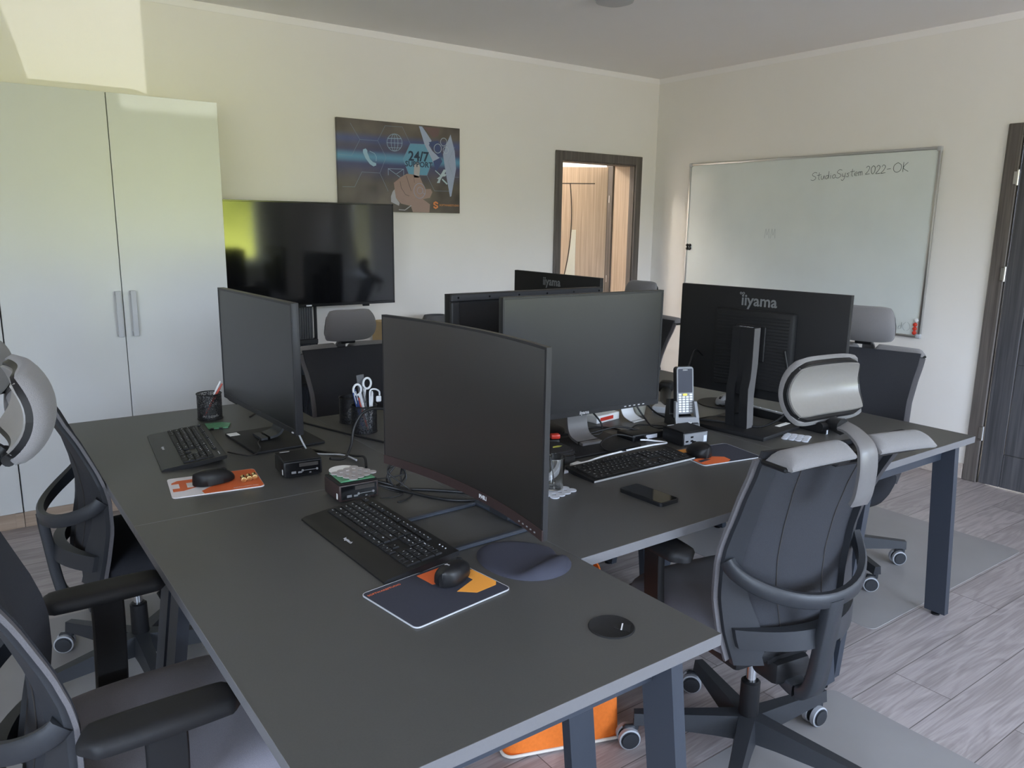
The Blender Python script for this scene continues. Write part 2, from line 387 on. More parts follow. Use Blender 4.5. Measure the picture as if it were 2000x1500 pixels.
g.b2((XB, YB - .2, 0), (XB + t, W3[0], ZC)); g.b2((XB, W3[0], 0), (XB + t, W3[1], W3[2])); g.b2((XB, W3[0], W3[3]), (XB + t, W3[1], ZC))
struct('wall_right', g, 'wall')
g = G(); g.b2((XL - .2, YB - .2, 0), (XL, W4[0], ZC)); g.b2((XL - .2, W4[1], 0), (XL, YA, ZC)); g.b2((XL - .2, W4[0], 0), (XL, W4[1], WZ[0])); g.b2((XL - .2, W4[0], WZ[1]), (XL, W4[1], ZC)); struct('wall_left', g, 'wall')
g = G(); xs = XL
for a, b in WB:
    g.b2((xs, YB - .2, 0), (a, YB, ZC)); g.b2((a, YB - .2, 0), (b, YB, WZ[0])); g.b2((a, YB - .2, WZ[1]), (b, YB, ZC)); xs = b
g.b2((xs, YB - .2, 0), (XB, YB, ZC)); struct('wall_near', g, 'wall')
# unpainted white strip under the ceiling
struct('trim_1', G().b2((XL, YA - .003, ZC - .042), (XB, YA, ZC)), 'ceil')
struct('trim_2', G().b2((XB - .003, YB, ZC - .042), (XB, YA - .003, ZC)), 'ceil')
# skirting boards
g = G(); g.b2((1.30, YA - .016, 0), (D1[0] - .07, YA, .095), .003, 1); g.b2((D1[1] + .07, YA - .016, 0), (XB, YA, .095), .003, 1); struct('baseboard_far', g, 'skirting')
g = G(); g.b2((XB - .016, D2[1] + .072, 0), (XB, YA - .016, .095), .003, 1); g.b2((XB - .016, YB, 0), (XB, D2[0] - .07, .095), .003, 1); struct('baseboard_right', g, 'skirting')

# windows -------------------------------------------------------------
def mat_pane():
    m = bpy.data.materials.new('window_glass'); m.use_nodes = True; nt = m.node_tree; n = nt.nodes; L = nt.links
    out = n['Material Output']; n.remove(n['Principled BSDF'])
    a = n.new('ShaderNodeBsdfTransparent'); a.inputs[0].default_value = (.96, .98, .97, 1); b = n.new('ShaderNodeBsdfGlossy'); b.inputs['Roughness'].default_value = .02
    mx = n.new('ShaderNodeMixShader'); mx.inputs[0].default_value = .06
    L.new(a.outputs[0], mx.inputs[1]); L.new(b.outputs[0], mx.inputs[2]); L.new(mx.outputs[0], out.inputs[0]); return m
MT['pane'] = mat_pane()
def window(name, w, h, mat, mull=1):
    f = G(); e = .06
    for s in (-1, 1):
        f.box((s * (w / 2 - e / 2), 0, h / 2), (e, .07, h), .006, 1); f.box((0, 0, h / 2 + s * (h / 2 - e / 2)), (w - 2 * e, .07, e), .006, 1)
    for k in range(mull): f.box((-w / 2 + w * (k + 1) / (mull + 1), 0, h / 2), (.09, .07, h - 2 * e), .006, 1)
    f.xf(mat); o = struct(name, f, 'white')
    obj('pane', G().box((0, 0, h / 2), (w - 2 * e, .012, h - 2 * e)).xf(mat), 'pane', o)
    obj('sill', G().box((0, .13, -.015), (w + .1, .30, .03), .006, 1).xf(mat), 'white', o)
    return o
for i, (a, b) in enumerate(WB): window('window_%d' % (i + 1), b - a, WZ[1] - WZ[0], T((a + b) / 2, YB - .1, WZ[0]))
window('window_3', W3[1] - W3[0], W3[3] - W3[2], T(XB + .1, (W3[0] + W3[1]) / 2, W3[2]) @ RZ(pi / 2), 0)
window('window_4', W4[1] - W4[0], WZ[1] - WZ[0], T(XL - .1, (W4[0] + W4[1]) / 2, WZ[0]) @ RZ(-pi / 2))
def drape(name, x0, x1, mat, label, edge=None, z1=2.45, z0=.08):
    def fn(u, v):
        xe = x1 if edge is None else edge(z0 + (z1 - z0) * v); x = x0 + (xe - x0) * u; y = .03 * sin(u * 34) * (.6 + .4 * v)
        p = mat @ Vector((x, y, z0 + (z1 - z0) * v)); q = mat @ Vector((x, y + .004, z0 + (z1 - z0) * v)); return p, q
    return tag(obj(name, G().slab(fn, 60, 24), 'curtain' if edge is None else 'curtainblocker', None, 60), label, 'curtain')
def blocker_edge(z):
    P = ((0, -1.52), (.90, -1.53), (.94, -1.545), (1.05, -1.60), (1.12, -1.605), (1.3, -1.68), (2.5, -1.76))
    for (a, ya), (b, yb_) in zip(P, P[1:]):
        if z <= b: return ya + (yb_ - ya) * (z - a) / (b - a)
    return -1.76
drape('curtain', 3.80, 4.15, T(0, YB + .09, 0), 'pale sheer curtain gathered beside the window behind the desks')
drape('curtain', -2.36, -1.78, T(XB - .08, 0, 0) @ RZ(pi / 2), 'added unseen curtain cutting the light through the side window', edge=blocker_edge)  # added out of view, its slanted edge shapes the patch's left side
struct('wall_light_blocker', G().b2((5.45, -4.05, -.1), (8.2, -3.95, .4135), .004, 1), 'wall')  # unseen low wall added to cut the lower edge of the light patch

# doorway 1: dark casing, light lining, open light leaf, hall behind -------------
x0, x1, zh = D1; cw = .068
g = G()
g.b2((x0 - cw + .012, YA - .018, 0), (x0 + .012, YA, zh + cw - .012), .004, 1); g.b2((x1 - .012, YA - .018, 0), (x1 + cw - .012, YA, zh + cw - .012), .004, 1)
g.b2((x0 + .012, YA - .018, zh - .012), (x1 - .012, YA, zh + cw - .012), .004, 1)
d1 = struct('door_1', g, 'doordark')
g = G(); g.b2((x0 - .002, YA - .002, 0), (x0 + .02, YA + .10, zh)); g.b2((x1 - .02, YA - .002, 0), (x1 + .002, YA + .05, zh)); g.b2((x0, YA - .002, zh - .02), (x1, YA + .12, zh)); g.b2((x1 - .034, YA + TH - .02, 0), (x1 + .002, YA + TH + .060, zh))  # last bar is a dark strip standing in for the hinge gap's shadow
obj('rebate', g, 'doordark', d1)
obj('lining', G().b2((x1 - .018, YA + .05, 0), (x1 + .002, YA + TH - .02, zh - .002)), 'doorlight', d1)
hx, hy = 4.742, YA + TH + .052
lm = T(hx, hy, .008) @ RZ(math.atan2(.664, -.747))          # local +x runs from the hinge to the free edge
LW, LH = .86, 1.99
g = G().b2((0, -.02, 0), (LW, .02, LH), .003, 1).xf(lm); leaf = obj('leaf', g, 'doorlight', d1); leaf['label'] = 'light oak door leaf standing open behind the doorway'
def arcx(z): return .30 + .22 * (z - 1.55) ** 2
gr = G(); gl = G(); N = 26
for k in range(N):                                           # curved groove and crescent of glass
    z0, z1 = .15 + 1.70 * k / N, .15 + 1.70 * (k + 1) / N
    for yy in (.0195, -.0195 - .0015):
        gr.add([(arcx(z0), yy, z0), (arcx(z0) + .008, yy, z0), (arcx(z1) + .008, yy, z1), (arcx(z1), yy, z1), (arcx(z0), yy + .002, z0), (arcx(z0) + .008, yy + .002, z0), (arcx(z1) + .008, yy + .002, z1), (arcx(z1), yy + .002, z1)], [(0, 1, 2, 3), (7, 6, 5, 4), (0, 4, 5, 1), (1, 5, 6, 2), (2, 6, 7, 3), (3, 7, 4, 0)])
for z0, z1, xx in ((1.848, 1.856, 0),): gr.b2((.11, .0195, z0), (LW, .0215, z1)); gr.b2((.11, -.0215, z0), (LW, -.0195, z1))
gr.xf(lm); obj('groove', gr, 'groove', leaf)
pts = [(arcx(.55 + .91 * k / 16) - .003, .55 + .91 * k / 16) for k in range(17)] + [(.262, 1.46), (.262, .55)]
gl.prism(pts, -.0212, .0212, RX(pi / 2)); gl.xf(lm); obj('glass_inlay', gl, 'frost', leaf)
g = G()
for z in (1.70, 1.02, .3): g.cyl((hx - .005, hy - .035, z), (hx - .005, hy - .035, z + .06), .007, 10)
obj('hinge', g, 'alu', d1)
g = G(); g.b2((2.6, 7.5, 0), (6.2, 7.6, 2.7)); g.b2((6.1, YA + TH, 0), (6.2, 7.5, 2.7)); g.b2((2.6, YA + TH, 0), (2.7, 7.5, 2.7)); struct('wall_hall', g, 'wall')
struct('ceiling_hall', G().b2((2.6, YA + TH, 2.7), (6.2, 7.6, 2.82)), 'ceil')
struct('floor_hall', G().b2((XB + .2, YA + TH, -.12), (6.2, 7.7, 0)), 'floor')

# door 2: grey leaf in a dark casing on the right wall ---------------------------
y0, y1, zh = D2
g = G(); g.b2((XB - .018, y1 - .012, 0), (XB, y1 + .068, zh + .056), .004, 1); g.b2((XB - .018, y0 - .068, 0), (XB, y0 + .012, zh + .056), .004, 1); g.b2((XB - .018, y0 + .012, zh - .012), (XB, y1 - .012, zh + .056), .004, 1)
d2 = struct('door_2', g, 'doordark')
g = G(); g.b2((XB - .004, y1 - .016, 0), (XB + .12, y1 + .001, zh)); g.b2((XB - .004, y0 - .001, 0), (XB + .12, y0 + .016, zh)); g.b2((XB - .004, y0, zh - .016), (XB + .12, y1, zh)); obj('rebate', g, 'groove', d2)
lx = XB - .016
lm = T(lx, y1 - .026, .006) @ RZ(R_(-90) + R_(1.5))
LW, LH = y1 - y0 - .045, zh - .03
lf = G(); sw = .115
lf.b2((0, 0, 0), (sw, .04, LH), .0025, 1); lf.b2((LW - sw, 0, 0), (LW, .04, LH), .0025, 1)
for a, b in ((0, .20), (LH - sw, LH)): lf.b2((sw + .0015, .0008, a), (LW - sw - .0015, .0392, b), .0025, 1)
for a, b in ((.2015, .74), (.7415, 1.28), (1.2815, LH - sw - .0015)): lf.b2((sw + .003, .004, a), (LW - sw - .003, .036, b), .003, 1)
lf.xf(lm); leaf2 = obj('leaf', lf, 'doorgrey', d2)
for z in (1.76, 1.22, .27):
    h = G(); h.cyl((lx - .012, y1 - .02, z), (lx - .012, y1 - .02, z + .085), .0075, 12); h.box((lx - .005, y1 - .008, z + .042), (.004, .026, .07), .001, 1); obj('hinge', h, 'alu', d2)
struct('wall_corridor', G().b2((XB + .9, .4, 0), (XB + 1.0, 2.6, 2.7)), 'wall')

# ================================================================== WALL A furniture
def cabinet(x0, x1, label, handles=True):
    yf, yb, z0, z1 = 4.36, YA - .004, .082, 2.106
    t = thing('storage_cabinet', label, 'cabinet', ((x0 + x1) / 2, (yf + yb) / 2, 0), 0, 'tall white cabinets along the far wall')
    w = x1 - x0; d = yb - yf
    b = G(); b.b2((-w / 2 + .001, -d / 2 + .022, z0), (-w / 2 + .019, d / 2, z1)); b.b2((w / 2 - .019, -d / 2 + .022, z0), (w / 2 - .001, d / 2, z1))
    b.b2((-w / 2 + .019, -d / 2 + .022, z1 - .018), (w / 2 - .019, d / 2, z1)); b.b2((-w / 2 + .019, -d / 2 + .022, z0), (w / 2 - .019, d / 2, z0 + .018)); b.b2((-w / 2 + .019, d / 2 - .006, z0), (w / 2 - .019, d / 2, z1))
    obj('carcass', b, 'cab', t)
    obj('shadow_gap', G().b2((-w / 2 + .0195, -d / 2 + .024, z0 + .019), (w / 2 - .0195, -d / 2 + .030, z1 - .019)), 'cabdark', t)
    for s in (-1, 1):
        a, c = (-w / 2 + .0018, -.0018) if s < 0 else (.0018, w / 2 - .0018)
        dd = obj('door', G().b2((a, -d / 2, z0), (c, -d / 2 + .019, z1 - .002), .0012, 1), 'cab', t)
        hx = s * .046 if s > 0 else -.024
        h = G(); h.box((hx, -d / 2 - .030, 1.036), (.026, .007, .232), .002, 1)
        for z in (.932, 1.140): h.box((hx, -d / 2 - .013, z), (.026, .030, .022), .002, 1)
        obj('handle', h, 'alumatt', dd)
    p = G(); p.b2((-w / 2, -d / 2 + .012, 0), (w / 2, -d / 2 + .028, z0 - .004)); p.b2((-w / 2, -d / 2 + .03, 0), (w / 2, d / 2, z0 - .006)); p.b2((w / 2 - .035, -d / 2 + .004, .004), (w / 2, -d / 2 + .03, z0 - .004))
    obj('plinth', p, 'plinth', t); return t
cabinet(.207, 1.255, 'white two door cabinet nearest the television, both pull handles showing')
cabinet(-.845, .2045, 'white cabinet at the left picture edge behind the nearest headrest')

# wall picture ------------------------------------------------------------------
PX, PZ, PW, PH = 2.113, 1.578, .913, .575
p = thing('wall_poster', 'printed office picture reading 24/7 SUPPORT hanging above the television', 'picture', (PX, YA, PZ))
obj('panel', G().b2((0, -.022, 0), (PW, 0, PH), .001, 1), 'poster', p)
FY = -.0222
def flat(name, polys, col, lay=1, parent=p, rough=.35, emi=None, alpha=None):
    g = G()
    for q in polys: g.prism(q, 0, .00025, T(0, FY - .0003 * lay, 0) @ RX(pi / 2))
    m = pm('print_' + name, col, rough, var=.05, vscale=25, alpha=alpha); return obj(name, g, m, parent)
def ribbon(pts, w, closed=False):
    out = []; n = len(pts)
    for i in range(n if closed else n - 1):
        a = Vector(pts[i]); b = Vector(pts[(i + 1) % n]); d = (b - a)
        if d.length < 1e-6: continue
        d.normalize(); k = Vector((-d.y, d.x)) * w / 2; e = d * w * .3
        out.append([tuple(a - e + k), tuple(a - e - k), tuple(b + e - k), tuple(b + e + k)])
    return out
def mp(px, py):      # poster detail coordinates measured on a 1841x1500 enlargement of the picture
    s = (px - 100) / (1735 - 100); zt = 125 + (250 - 125) * s; zb = 1262 + (1418 - 1262) * s if False else 1420
    top = 125 + 125 * s; return (s * PW, PH - (py - top) / (1418 - top) * PH)
def MPs(l): return [mp(*q) for q in l]
hexes = []
for L_ in ([(275, 645), (380, 425), (605, 435), (710, 660), (625, 880), (395, 870)], [(935, 680), (1035, 465), (1225, 470)], [(1350, 690), (1260, 900), (1010, 890), (935, 680)], [(605, 435), (705, 230), (930, 240), (1035, 465)], [(395, 870), (300, 1080), (150, 1080)], [(625, 880), (730, 1130)], [(1260, 900), (1365, 1110), (1600, 1112)], [(120, 635), (275, 645)], [(265, 205), (380, 425)]):
    hexes += ribbon(MPs(L_), .0016)
hexes += ribbon(MPs([(1720, 915), (1640, 915), (1560, 700), (1660, 500)]), .0016)
flat('shirt_shape', [MPs([(1155, 225), (1200, 230), (1270, 330), (1330, 420), (1290, 480), (1340, 560), (1450, 660), (1350, 720), (1240, 500)]), MPs([(1600, 330), (1660, 560), (1680, 800), (1610, 1180), (1590, 1190), (1520, 800), (1490, 600), (1560, 420)])], (.36, .42, .58), 1)
flat('tie_shape', [MPs([(1290, 440), (1420, 420), (1480, 640), (1420, 640)]), MPs([(1350, 700), (1450, 650), (1480, 700), (1390, 850)])], (.05, .075, .20), 2)
flat('chin_shape', [MPs([(1215, 235), (1450, 250), (1420, 360), (1350, 380)])], (.16, .10, .10), 2)
flat('glow_hexagon', [MPs([(935, 680), (1035, 465), (1230, 470), (1340, 690), (1260, 895), (1010, 888)])], (.13, .33, .50), 3)
flat('hexagon_line', hexes, (.26, .34, .46), 4)
gl = []
for a in (1.0, .45): gl += ribbon([mp(825 + 100 * a * cos(t * pi / 12), 455 + 118 * sin(t * pi / 12)) for t in range(24)], .0028, True)
gl += ribbon(MPs([(825, 337), (825, 573)]), .0025) + ribbon(MPs([(738, 400), (912, 400)]), .004) + ribbon(MPs([(722, 460), (928, 462)]), .0025) + ribbon(MPs([(745, 525), (905, 527)]), .0025)
flat('globe_icon', gl, (.40, .55, .72), 4)
flat('envelope_icon', ribbon(MPs([(735, 815), (940, 818), (940, 970), (850, 900)]), .0026) + ribbon(MPs([(735, 905), (735, 815), (838, 890), (940, 818)]), .0026), (.36, .50, .68), 4)
flat('handset_icon', [MPs([(415, 560), (450, 545), (470, 570), (470, 600), (500, 690), (540, 730), (580, 745), (580, 775), (545, 790), (500, 760), (445, 680), (415, 600)])] + ribbon(MPs([(500, 580), (560, 610), (585, 660), (580, 715)]), .003), (.34, .52, .66), 4)
flat('finger_shape', [MPs([(1085, 760), (1110, 715), (1150, 730), (1165, 800), (1150, 930), (1075, 930)])], (.42, .40, .42), 5)
flat('hand_shape', [MPs([(805, 1010), (900, 930), (985, 880), (1075, 890), (1160, 920), (1200, 1010), (1240, 1090), (1310, 1085), (1335, 1130), (1300, 1210), (1200, 1230), (1300, 1300), (1290, 1415), (1060, 1415), (1030, 1330), (900, 1300), (830, 1220)])], (.34, .235, .21), 5)
flat('knuckle_line', ribbon(MPs([(890, 990), (905, 1080), (960, 1170), (1010, 1190)]), .004) + ribbon(MPs([(975, 910), (1010, 1030), (1040, 1120)]), .004) + ribbon(MPs([(1075, 900), (1085, 1000)]), .003), (.14, .095, .10), 6)
flat('cuff_shape', [MPs([(790, 1130), (815, 1100), (830, 1220), (880, 1290), (870, 1330), (765, 1280), (765, 1200)])] + ribbon(MPs([(870, 1385), (950, 1390), (1035, 1325)]), .006), (.42, .42, .46), 6)
at = ribbon([mp(1155 + 80 * cos(t * pi / 10), 1115 + 105 * sin(t * pi / 10)) for t in range(20)], .004, True) + ribbon([mp(1160 + 38 * cos(t * pi / 8), 1110 + 48 * sin(t * pi / 8)) for t in range(16)], .003, True) + ribbon(MPs([(1198, 1075), (1205, 1150), (1235, 1160)]), .003)
flat('at_icon', at, (.36, .37, .50), 7)
ge = []
for cx, cy, r in ((1415, 525, 52), (1500, 435, 45), (1530, 545, 38)): ge += ribbon([mp(cx + r * cos(t * pi / 9), cy + r * 1.2 * sin(t * pi / 9)) for t in range(18)], .004, True)
flat('gear_icon', ge, (.48, .55, .64), 4)
flat('spanner_icon', [MPs([(1500, 810), (1540, 820), (1510, 870), (1540, 880), (1520, 905), (1480, 910), (1450, 960), (1440, 1000), (1400, 1000), (1425, 950), (1400, 940), (1440, 910)])] + ribbon(MPs([(1380, 830), (1460, 900)]), .006) + ribbon(MPs([(1480, 950), (1545, 1010)]), .010), (.45, .55, .62), 4)
def ptext(name, s, size, px, py, col, sh=0, lay=7, ax='CENTER'):
    x, z = mp(px, py); g = G().merge(text_g(s, size, .0002, ax, 0, 2, .022), T(x, FY - .0003 * lay, z) @ RX(pi / 2)); return obj(name, g, pm('print_' + name, col, .5), p)
ptext('printed_number', '24/7', .088, 1145, 645, (.020, .040, .085)); ptext('printed_word', 'SUPPORT', .050, 1150, 752, (.025, .045, .09))
ptext('logo_word', 'SOFTWARESTUDIO', .0185, 1432, 1310, (.60, .26, .10), ax='LEFT')
flat('logo_badge', [MPs([(1380, 1255), (1415, 1275), (1415, 1300), (1380, 1282), (1365, 1292), (1415, 1318), (1415, 1345), (1380, 1366), (1348, 1346), (1348, 1322), (1382, 1340), (1398, 1330), (1348, 1304), (1348, 1275)])], (.72, .24, .08), 7)

MT['columngrey'] = pm('column_grey', (.055, .056, .060), .45)
# television on a floor stand -----------------------------------------------------
tv = thing('television', 'large black flat screen television on a floor stand beside the white cabinets', 'television', (1.80, 4.50, 1.005))
TW, THh = 1.075, .615
obj('housing', G().b2((-TW / 2, 0, 0), (TW / 2, .035, THh), .006, 2).b2((-.33, .035, .10), (.33, .062, .50), .01, 2), 'blkplastic', tv)
obj('screen', G().b2((-TW / 2 + .009, -.0012, .017), (TW / 2 - .009, .001, THh - .009)), 'tvscreen', tv)
g = G(); e = .0085
g.b2((-TW / 2, -.003, 0), (TW / 2, .002, .016), .001, 1); g.b2((-TW / 2, -.003, THh - e), (TW / 2, .002, THh), .001, 1)
for s in (-1, 1): g.box((s * (TW / 2 - e / 2), -.0005, THh / 2), (e, .005, THh), .001, 1)
obj('bezel', g, 'gloss', tv)
obj('brand_badge', G().box((-.036, -.0038, .008), (.034, .0012, .008), .0004, 1), 'print', tv)
obj('sensor', G().box((.34, .008, -.006), (.045, .016, .012), .003, 1), 'gloss', tv)
st = thing('television_stand', 'ribbed black column stand carrying the television in front of the far wall', 'stand', (1.775, 4.60, 0))
g = G(); g.b2((-.056, -.018, .02), (.056, .018, .80))
for k in range(9): g.box((-.048 + .012 * k, -.021, .41), (.006, .007, .78), .001, 1)
obj('lower_column', g, 'steel', st)
g = G(); g.b2((-.045, -.012, .78), (.045, .012, 1.42))
for k in range(6): g.box((-.0375 + .015 * k, -.015, 1.10), (.009, .007, .64), .001, 1)
obj('upper_column', g, 'columngrey', st)
obj('collar', G().box((0, -.006, .785), (.135, .06, .03), .004, 1), 'bezel', st)
for s in (-1, 1): obj('side_rail', G().box((s * .066, 0, .62), (.012, .03, 1.2), .002, 1), 'blkplastic', st)
obj('shelf', G().b2((-.24, -.26, .555), (.24, .02, .578), .004, 1), 'matteblk', st)
obj('mounting_plate', G().b2((-.20, -.036, 1.14), (.20, -.018, 1.46), .003, 1), 'blkplastic', st)
g = G(); g.b2((-.36, -.24, .04), (-.30, .18, .075), .006, 1); g.b2((.30, -.24, .04), (.36, .18, .075), .006, 1); g.b2((-.32, -.04, .04), (.32, .03, .075), .006, 1); obj('foot_frame', g, 'blkplastic', st)
for sx in (-.33, .33):
    for sy in (-.21, .15): obj('caster', G().cyl((sx - .01, sy, .02), (sx + .01, sy, .02), .02, 14), 'blkplastic', st)
# cardboard and rucksack against the far wall
t = thing('cardboard_box', 'tan cardboard box standing by the far wall behind a grey headrest', 'box', (2.42, 4.66, 0))
obj('carton', G().b2((-.10, -.14, 0), (.09, .14, .862), .003, 1), 'card', t); obj('tape', G().b2((.0, -.1412, .0), (.03, .1412, .8632)), 'piping', t)
obj('paper_sheet', G().b2((-.205, -.13, .0), (-.105, -.125, .72)), 'paper', t)
# ================================================================== WALL B
wb = thing('whiteboard', 'large wall whiteboard with a handwritten line near its top edge', 'whiteboard', (XB, 3.447, .832))
BW, BH = 1.985, 1.172                 # local x runs along the wall (towards the camera), y out of the wall
wm = RZ(-pi / 2)
def W(g): return g.xf(wm)
obj('surface', W(G().b2((-BW / 2 + .008, -.015, .008), (BW / 2 - .008, -.002, BH - .008))), 'board', wb)
g = G(); e = .018
for s in (-1, 1): g.box((s * (BW / 2 - e / 2), -.011, BH / 2), (e, .022, BH - .036), .004, 2); g.box((0, -.011, BH / 2 + s * (BH / 2 - e / 2)), (BW - .036, .022, e), .004, 2)
obj('frame', W(g), 'alu', wb)
for sx in (-1, 1):
    for sz in (0, 1): obj('corner_cap', W(G().box((sx * (BW / 2 - .013), -.012, .013 + sz * (BH - .026)), (.03, .026, .03), .006, 2)), 'alumatt', wb)
# handwriting: strokes in (advance, height) units, one list per letter
ST = {'S': [[(.8, .95), (.45, 1.05), (.15, .85), (.2, .65), (.6, .45), (.65, .2), (.3, 0), (-.05, .1)]], 't': [[(.35, .95), (.3, .2), (.45, .02)], [(.05, .62), (.65, .66)]], 'u': [[(.05, .5), (.1, .1), (.3, .05), (.5, .5)], [(.5, .5), (.52, .05)]],
      'd': [[(.5, .45), (.2, .45), (.1, .1), (.35, .05), (.52, .4), (.55, 1.0), (.55, .05)]], 'i': [[(.15, .48), (.17, .03)], [(.16, .66), (.17, .68)]], 'o': [[(.3, .5), (.08, .3), (.2, .03), (.45, .1), (.5, .4), (.3, .5)]],
      'y': [[(.05, .5), (.12, .15), (.4, .15)], [(.5, .55), (.4, -.1), (.15, -.4), (-.05, -.25)]], 's': [[(.45, .5), (.15, .45), (.35, .25), (.3, .03), (.0, .08)]], 'e': [[(.1, .25), (.45, .3), (.35, .52), (.1, .4), (.12, .1), (.45, .05)]],
      'm': [[(.05, .5), (.08, .03)], [(.08, .4), (.28, .5), (.32, .03)], [(.32, .4), (.52, .5), (.58, .03)]], '2': [[(.05, .8), (.25, 1.0), (.5, .8), (.3, .35), (.0, .02), (.55, .05)]], '0': [[(.3, 1.0), (.05, .7), (.1, .2), (.3, .02), (.52, .3), (.52, .8), (.3, 1.0)]],
      '-': [[(.05, .45), (.5, .5)]], 'O': [[(.5, 1.05), (.1, .8), (.05, .3), (.4, .0), (.85, .2), (.9, .75), (.5, 1.05)]], 'K': [[(.1, 1.05), (.08, .0)], [(.6, 1.0), (.1, .45), (.7, .02)]], '(': [[(.5, 1.1), (.1, .7), (.1, .2), (.4, -.1)]], ')': [[(.1, 1.1), (.45, .7), (.45, .2), (.1, -.1)]], 'M': [[(.05, .0), (.15, .9), (.3, .3), (.5, .9), (.55, .0)]]}
def hand(s, x, z, size, w, slope, name, mat, wide=None):
    polys = []; cx = x; adv = {'S': .82, 't': .62, 'u': .62, 'd': .68, 'i': .36, 'o': .62, 'y': .6, 's': .52, 'e': .56, 'm': .78, '2': .68, '0': .68, '-': .62, 'O': 1.05, 'K': .8, '(': .6, ')': .6, ' ': .4, 'M': .7}
    for ch in s:
        for stroke in ST.get(ch, []):
            P = catmull([Vector((cx + a * size, z + b * size + (cx + a * size - x) * slope, 0)) for a, b in stroke], 4)
            polys += ribbon([(q.x, q.y) for q in P], w)
        cx += adv[ch] * size
    g = G()
    for q in polys: g.prism(q, 0, .0003, T(0, -.0155, 0) @ RX(pi / 2))
    return obj(name, W(g), mat, wb)
hand('StudioSystem', 3.447 - 3.329, 1.000, .0505, .0028, .055, 'handwriting', 'ink'); hand('2022-', .515, 1.026, .052, .0028, .02, 'handwriting', 'ink'); hand('OK', .700, 1.030, .056, .0028, .02, 'handwriting', 'ink')
hand('id()', .825, .045, .045, .002, 0, 'handwriting', 'inkfaint'); hand('MM', -.235, .60, .075, .003, 0, 'wiped_smudge', 'inkfaint')

def magnet(y, z, m, label, grp):
    g = G().lathe([(.0125, 0), (.0135, .003), (.012, .009), (.008, .0115)], 18); g.xf(RY(-pi / 2))
    return single('magnet', g, m, label, 'magnet', (XB - .0155 if m != 'x' else XB, y, z), 0, grp)
for k in range(3): magnet(2.492, .864 + .026 * k, 'red', 'red round magnet at the lower right corner of the whiteboard', 'red magnets on the whiteboard')
magnet(2.487, .864 + .080, 'white', 'single white round magnet above the red ones on the whiteboard', None)
for k in range(4): magnet(4.418 - .026 * (k % 2), 1.333 + .026 * (k // 2), 'gloss', 'small black round magnet at the left edge of the whiteboard', 'black magnets on the whiteboard')
g = G().lathe([(.10, 0), (.105, -.01), (.10, -.03), (.06, -.042), (0.0001, -.045)], 32)
single('ceiling_sensor', g, 'alumatt', 'round grey fitting on the ceiling at the top picture edge', 'ceiling fitting', (3.05, 3.31, ZC))
# chair mats on the floor
def cmat(x0, x1, y0, y1, label):
    g = G().prism(rrect(x1 - x0, y1 - y0, .03), 0, .0025); single('chair_mat', g, 'pvc', label, 'floor mat', ((x0 + x1) / 2, (y0 + y1) / 2, 0), 0, 'milky chair mats under the desk chairs')
cmat(1.13, 2.262, .10, 1.268, 'milky floor mat under the chair with its back to the camera')
cmat(2.742, 4.06, 1.40, 2.50, 'milky floor mat under the chair beside the whiteboard')
cmat(-.60, .62, 1.95, 3.25, 'milky floor mat under the left row of chairs')
# ================================================================== DESKS
def desk(cx, cy, L, D, rz, label, grommet=None):
    t = thing('office_desk', label, 'desk', (cx, cy, 0), rz, 'dark grey office desks pushed together')
    g = G().box((0, 0, DT - .0125), (L, D, .025), .0007, 1)
    for i, q in enumerate(g.f):
        a, b, c = [Vector(g.v[k]) for k in q[:3]]; nrm = (b - a).cross(c - a).normalized()
        g.m[i] = 0 if abs(nrm.z) > .9 else 1
    if grommet is None: obj('tabletop', g, ['desk', 'deskedge'], t)
    else: obj('tabletop', g, ['desk', 'deskedge'], t)
    zt = DT - .026; w = .03; dpt = .08
    for sx in (-1, 1):
        x1 = sx * (L / 2 - .012); x0 = x1 - sx * dpt
        for sy in (-1, 1):
            yt = sy * (D / 2 - .095); yb = sy * (D / 2 - .001)
            v = []
            for z, y in ((.012, yb), (zt, yt)):
                for xx, yy in ((x0, y), (x1, y), (x1, y - sy * w), (x0, y - sy * w)): v.append((xx, yy, z))
            lg = G().add(v, [(0, 3, 2, 1), (4, 5, 6, 7), (0, 1, 5, 4), (1, 2, 6, 5), (2, 3, 7, 6), (3, 0, 4, 7)])
            lo = obj('leg', lg, 'steel', t)
            obj('levelling_foot', G().lathe([(.016, 0), (.016, .006), (.006, .008), (.006, .014)], 14, ((x0 + x1) / 2, yb - sy * .018, 0)), 'blkplastic', lo)
        xm = x0 + sx * .016
        obj('end_beam', G().b2((xm - .016, -(D / 2 - .12), zt - .062), (xm + .016, D / 2 - .12, zt), .001, 1), 'steel', t)
    for sy in (-1, 1): obj('long_rail', G().b2((-L / 2 + .10, sy * .13 - .015, zt - .042), (L / 2 - .10, sy * .13 + .015, zt), .001, 1), 'steel', t)
    if grommet:
        gx, gy = grommet
        gg = G().lathe([(.0455, 0), (.0455, .0012), (.0435, .0026), (.0425, .0020), (.0001, .0021)], 40, (gx, gy, DT)); go = obj('cable_grommet', gg, 'matteblk', t); go['label'] = 'round black cable grommet'
        obj('grommet_slot', G().prism([(-.008, .0), (.008, .0), (.016, .034), (-.016, .034)], 0, .0008, T(gx, gy, DT + .0023) @ RZ(R_(-142))), 'groove', go)
        obj('grommet_lip', G().box((0, .018, .002), (.024, .002, .0015)).xf(T(gx, gy, DT + .0023) @ RZ(R_(-142))), 'print', go)
    return t
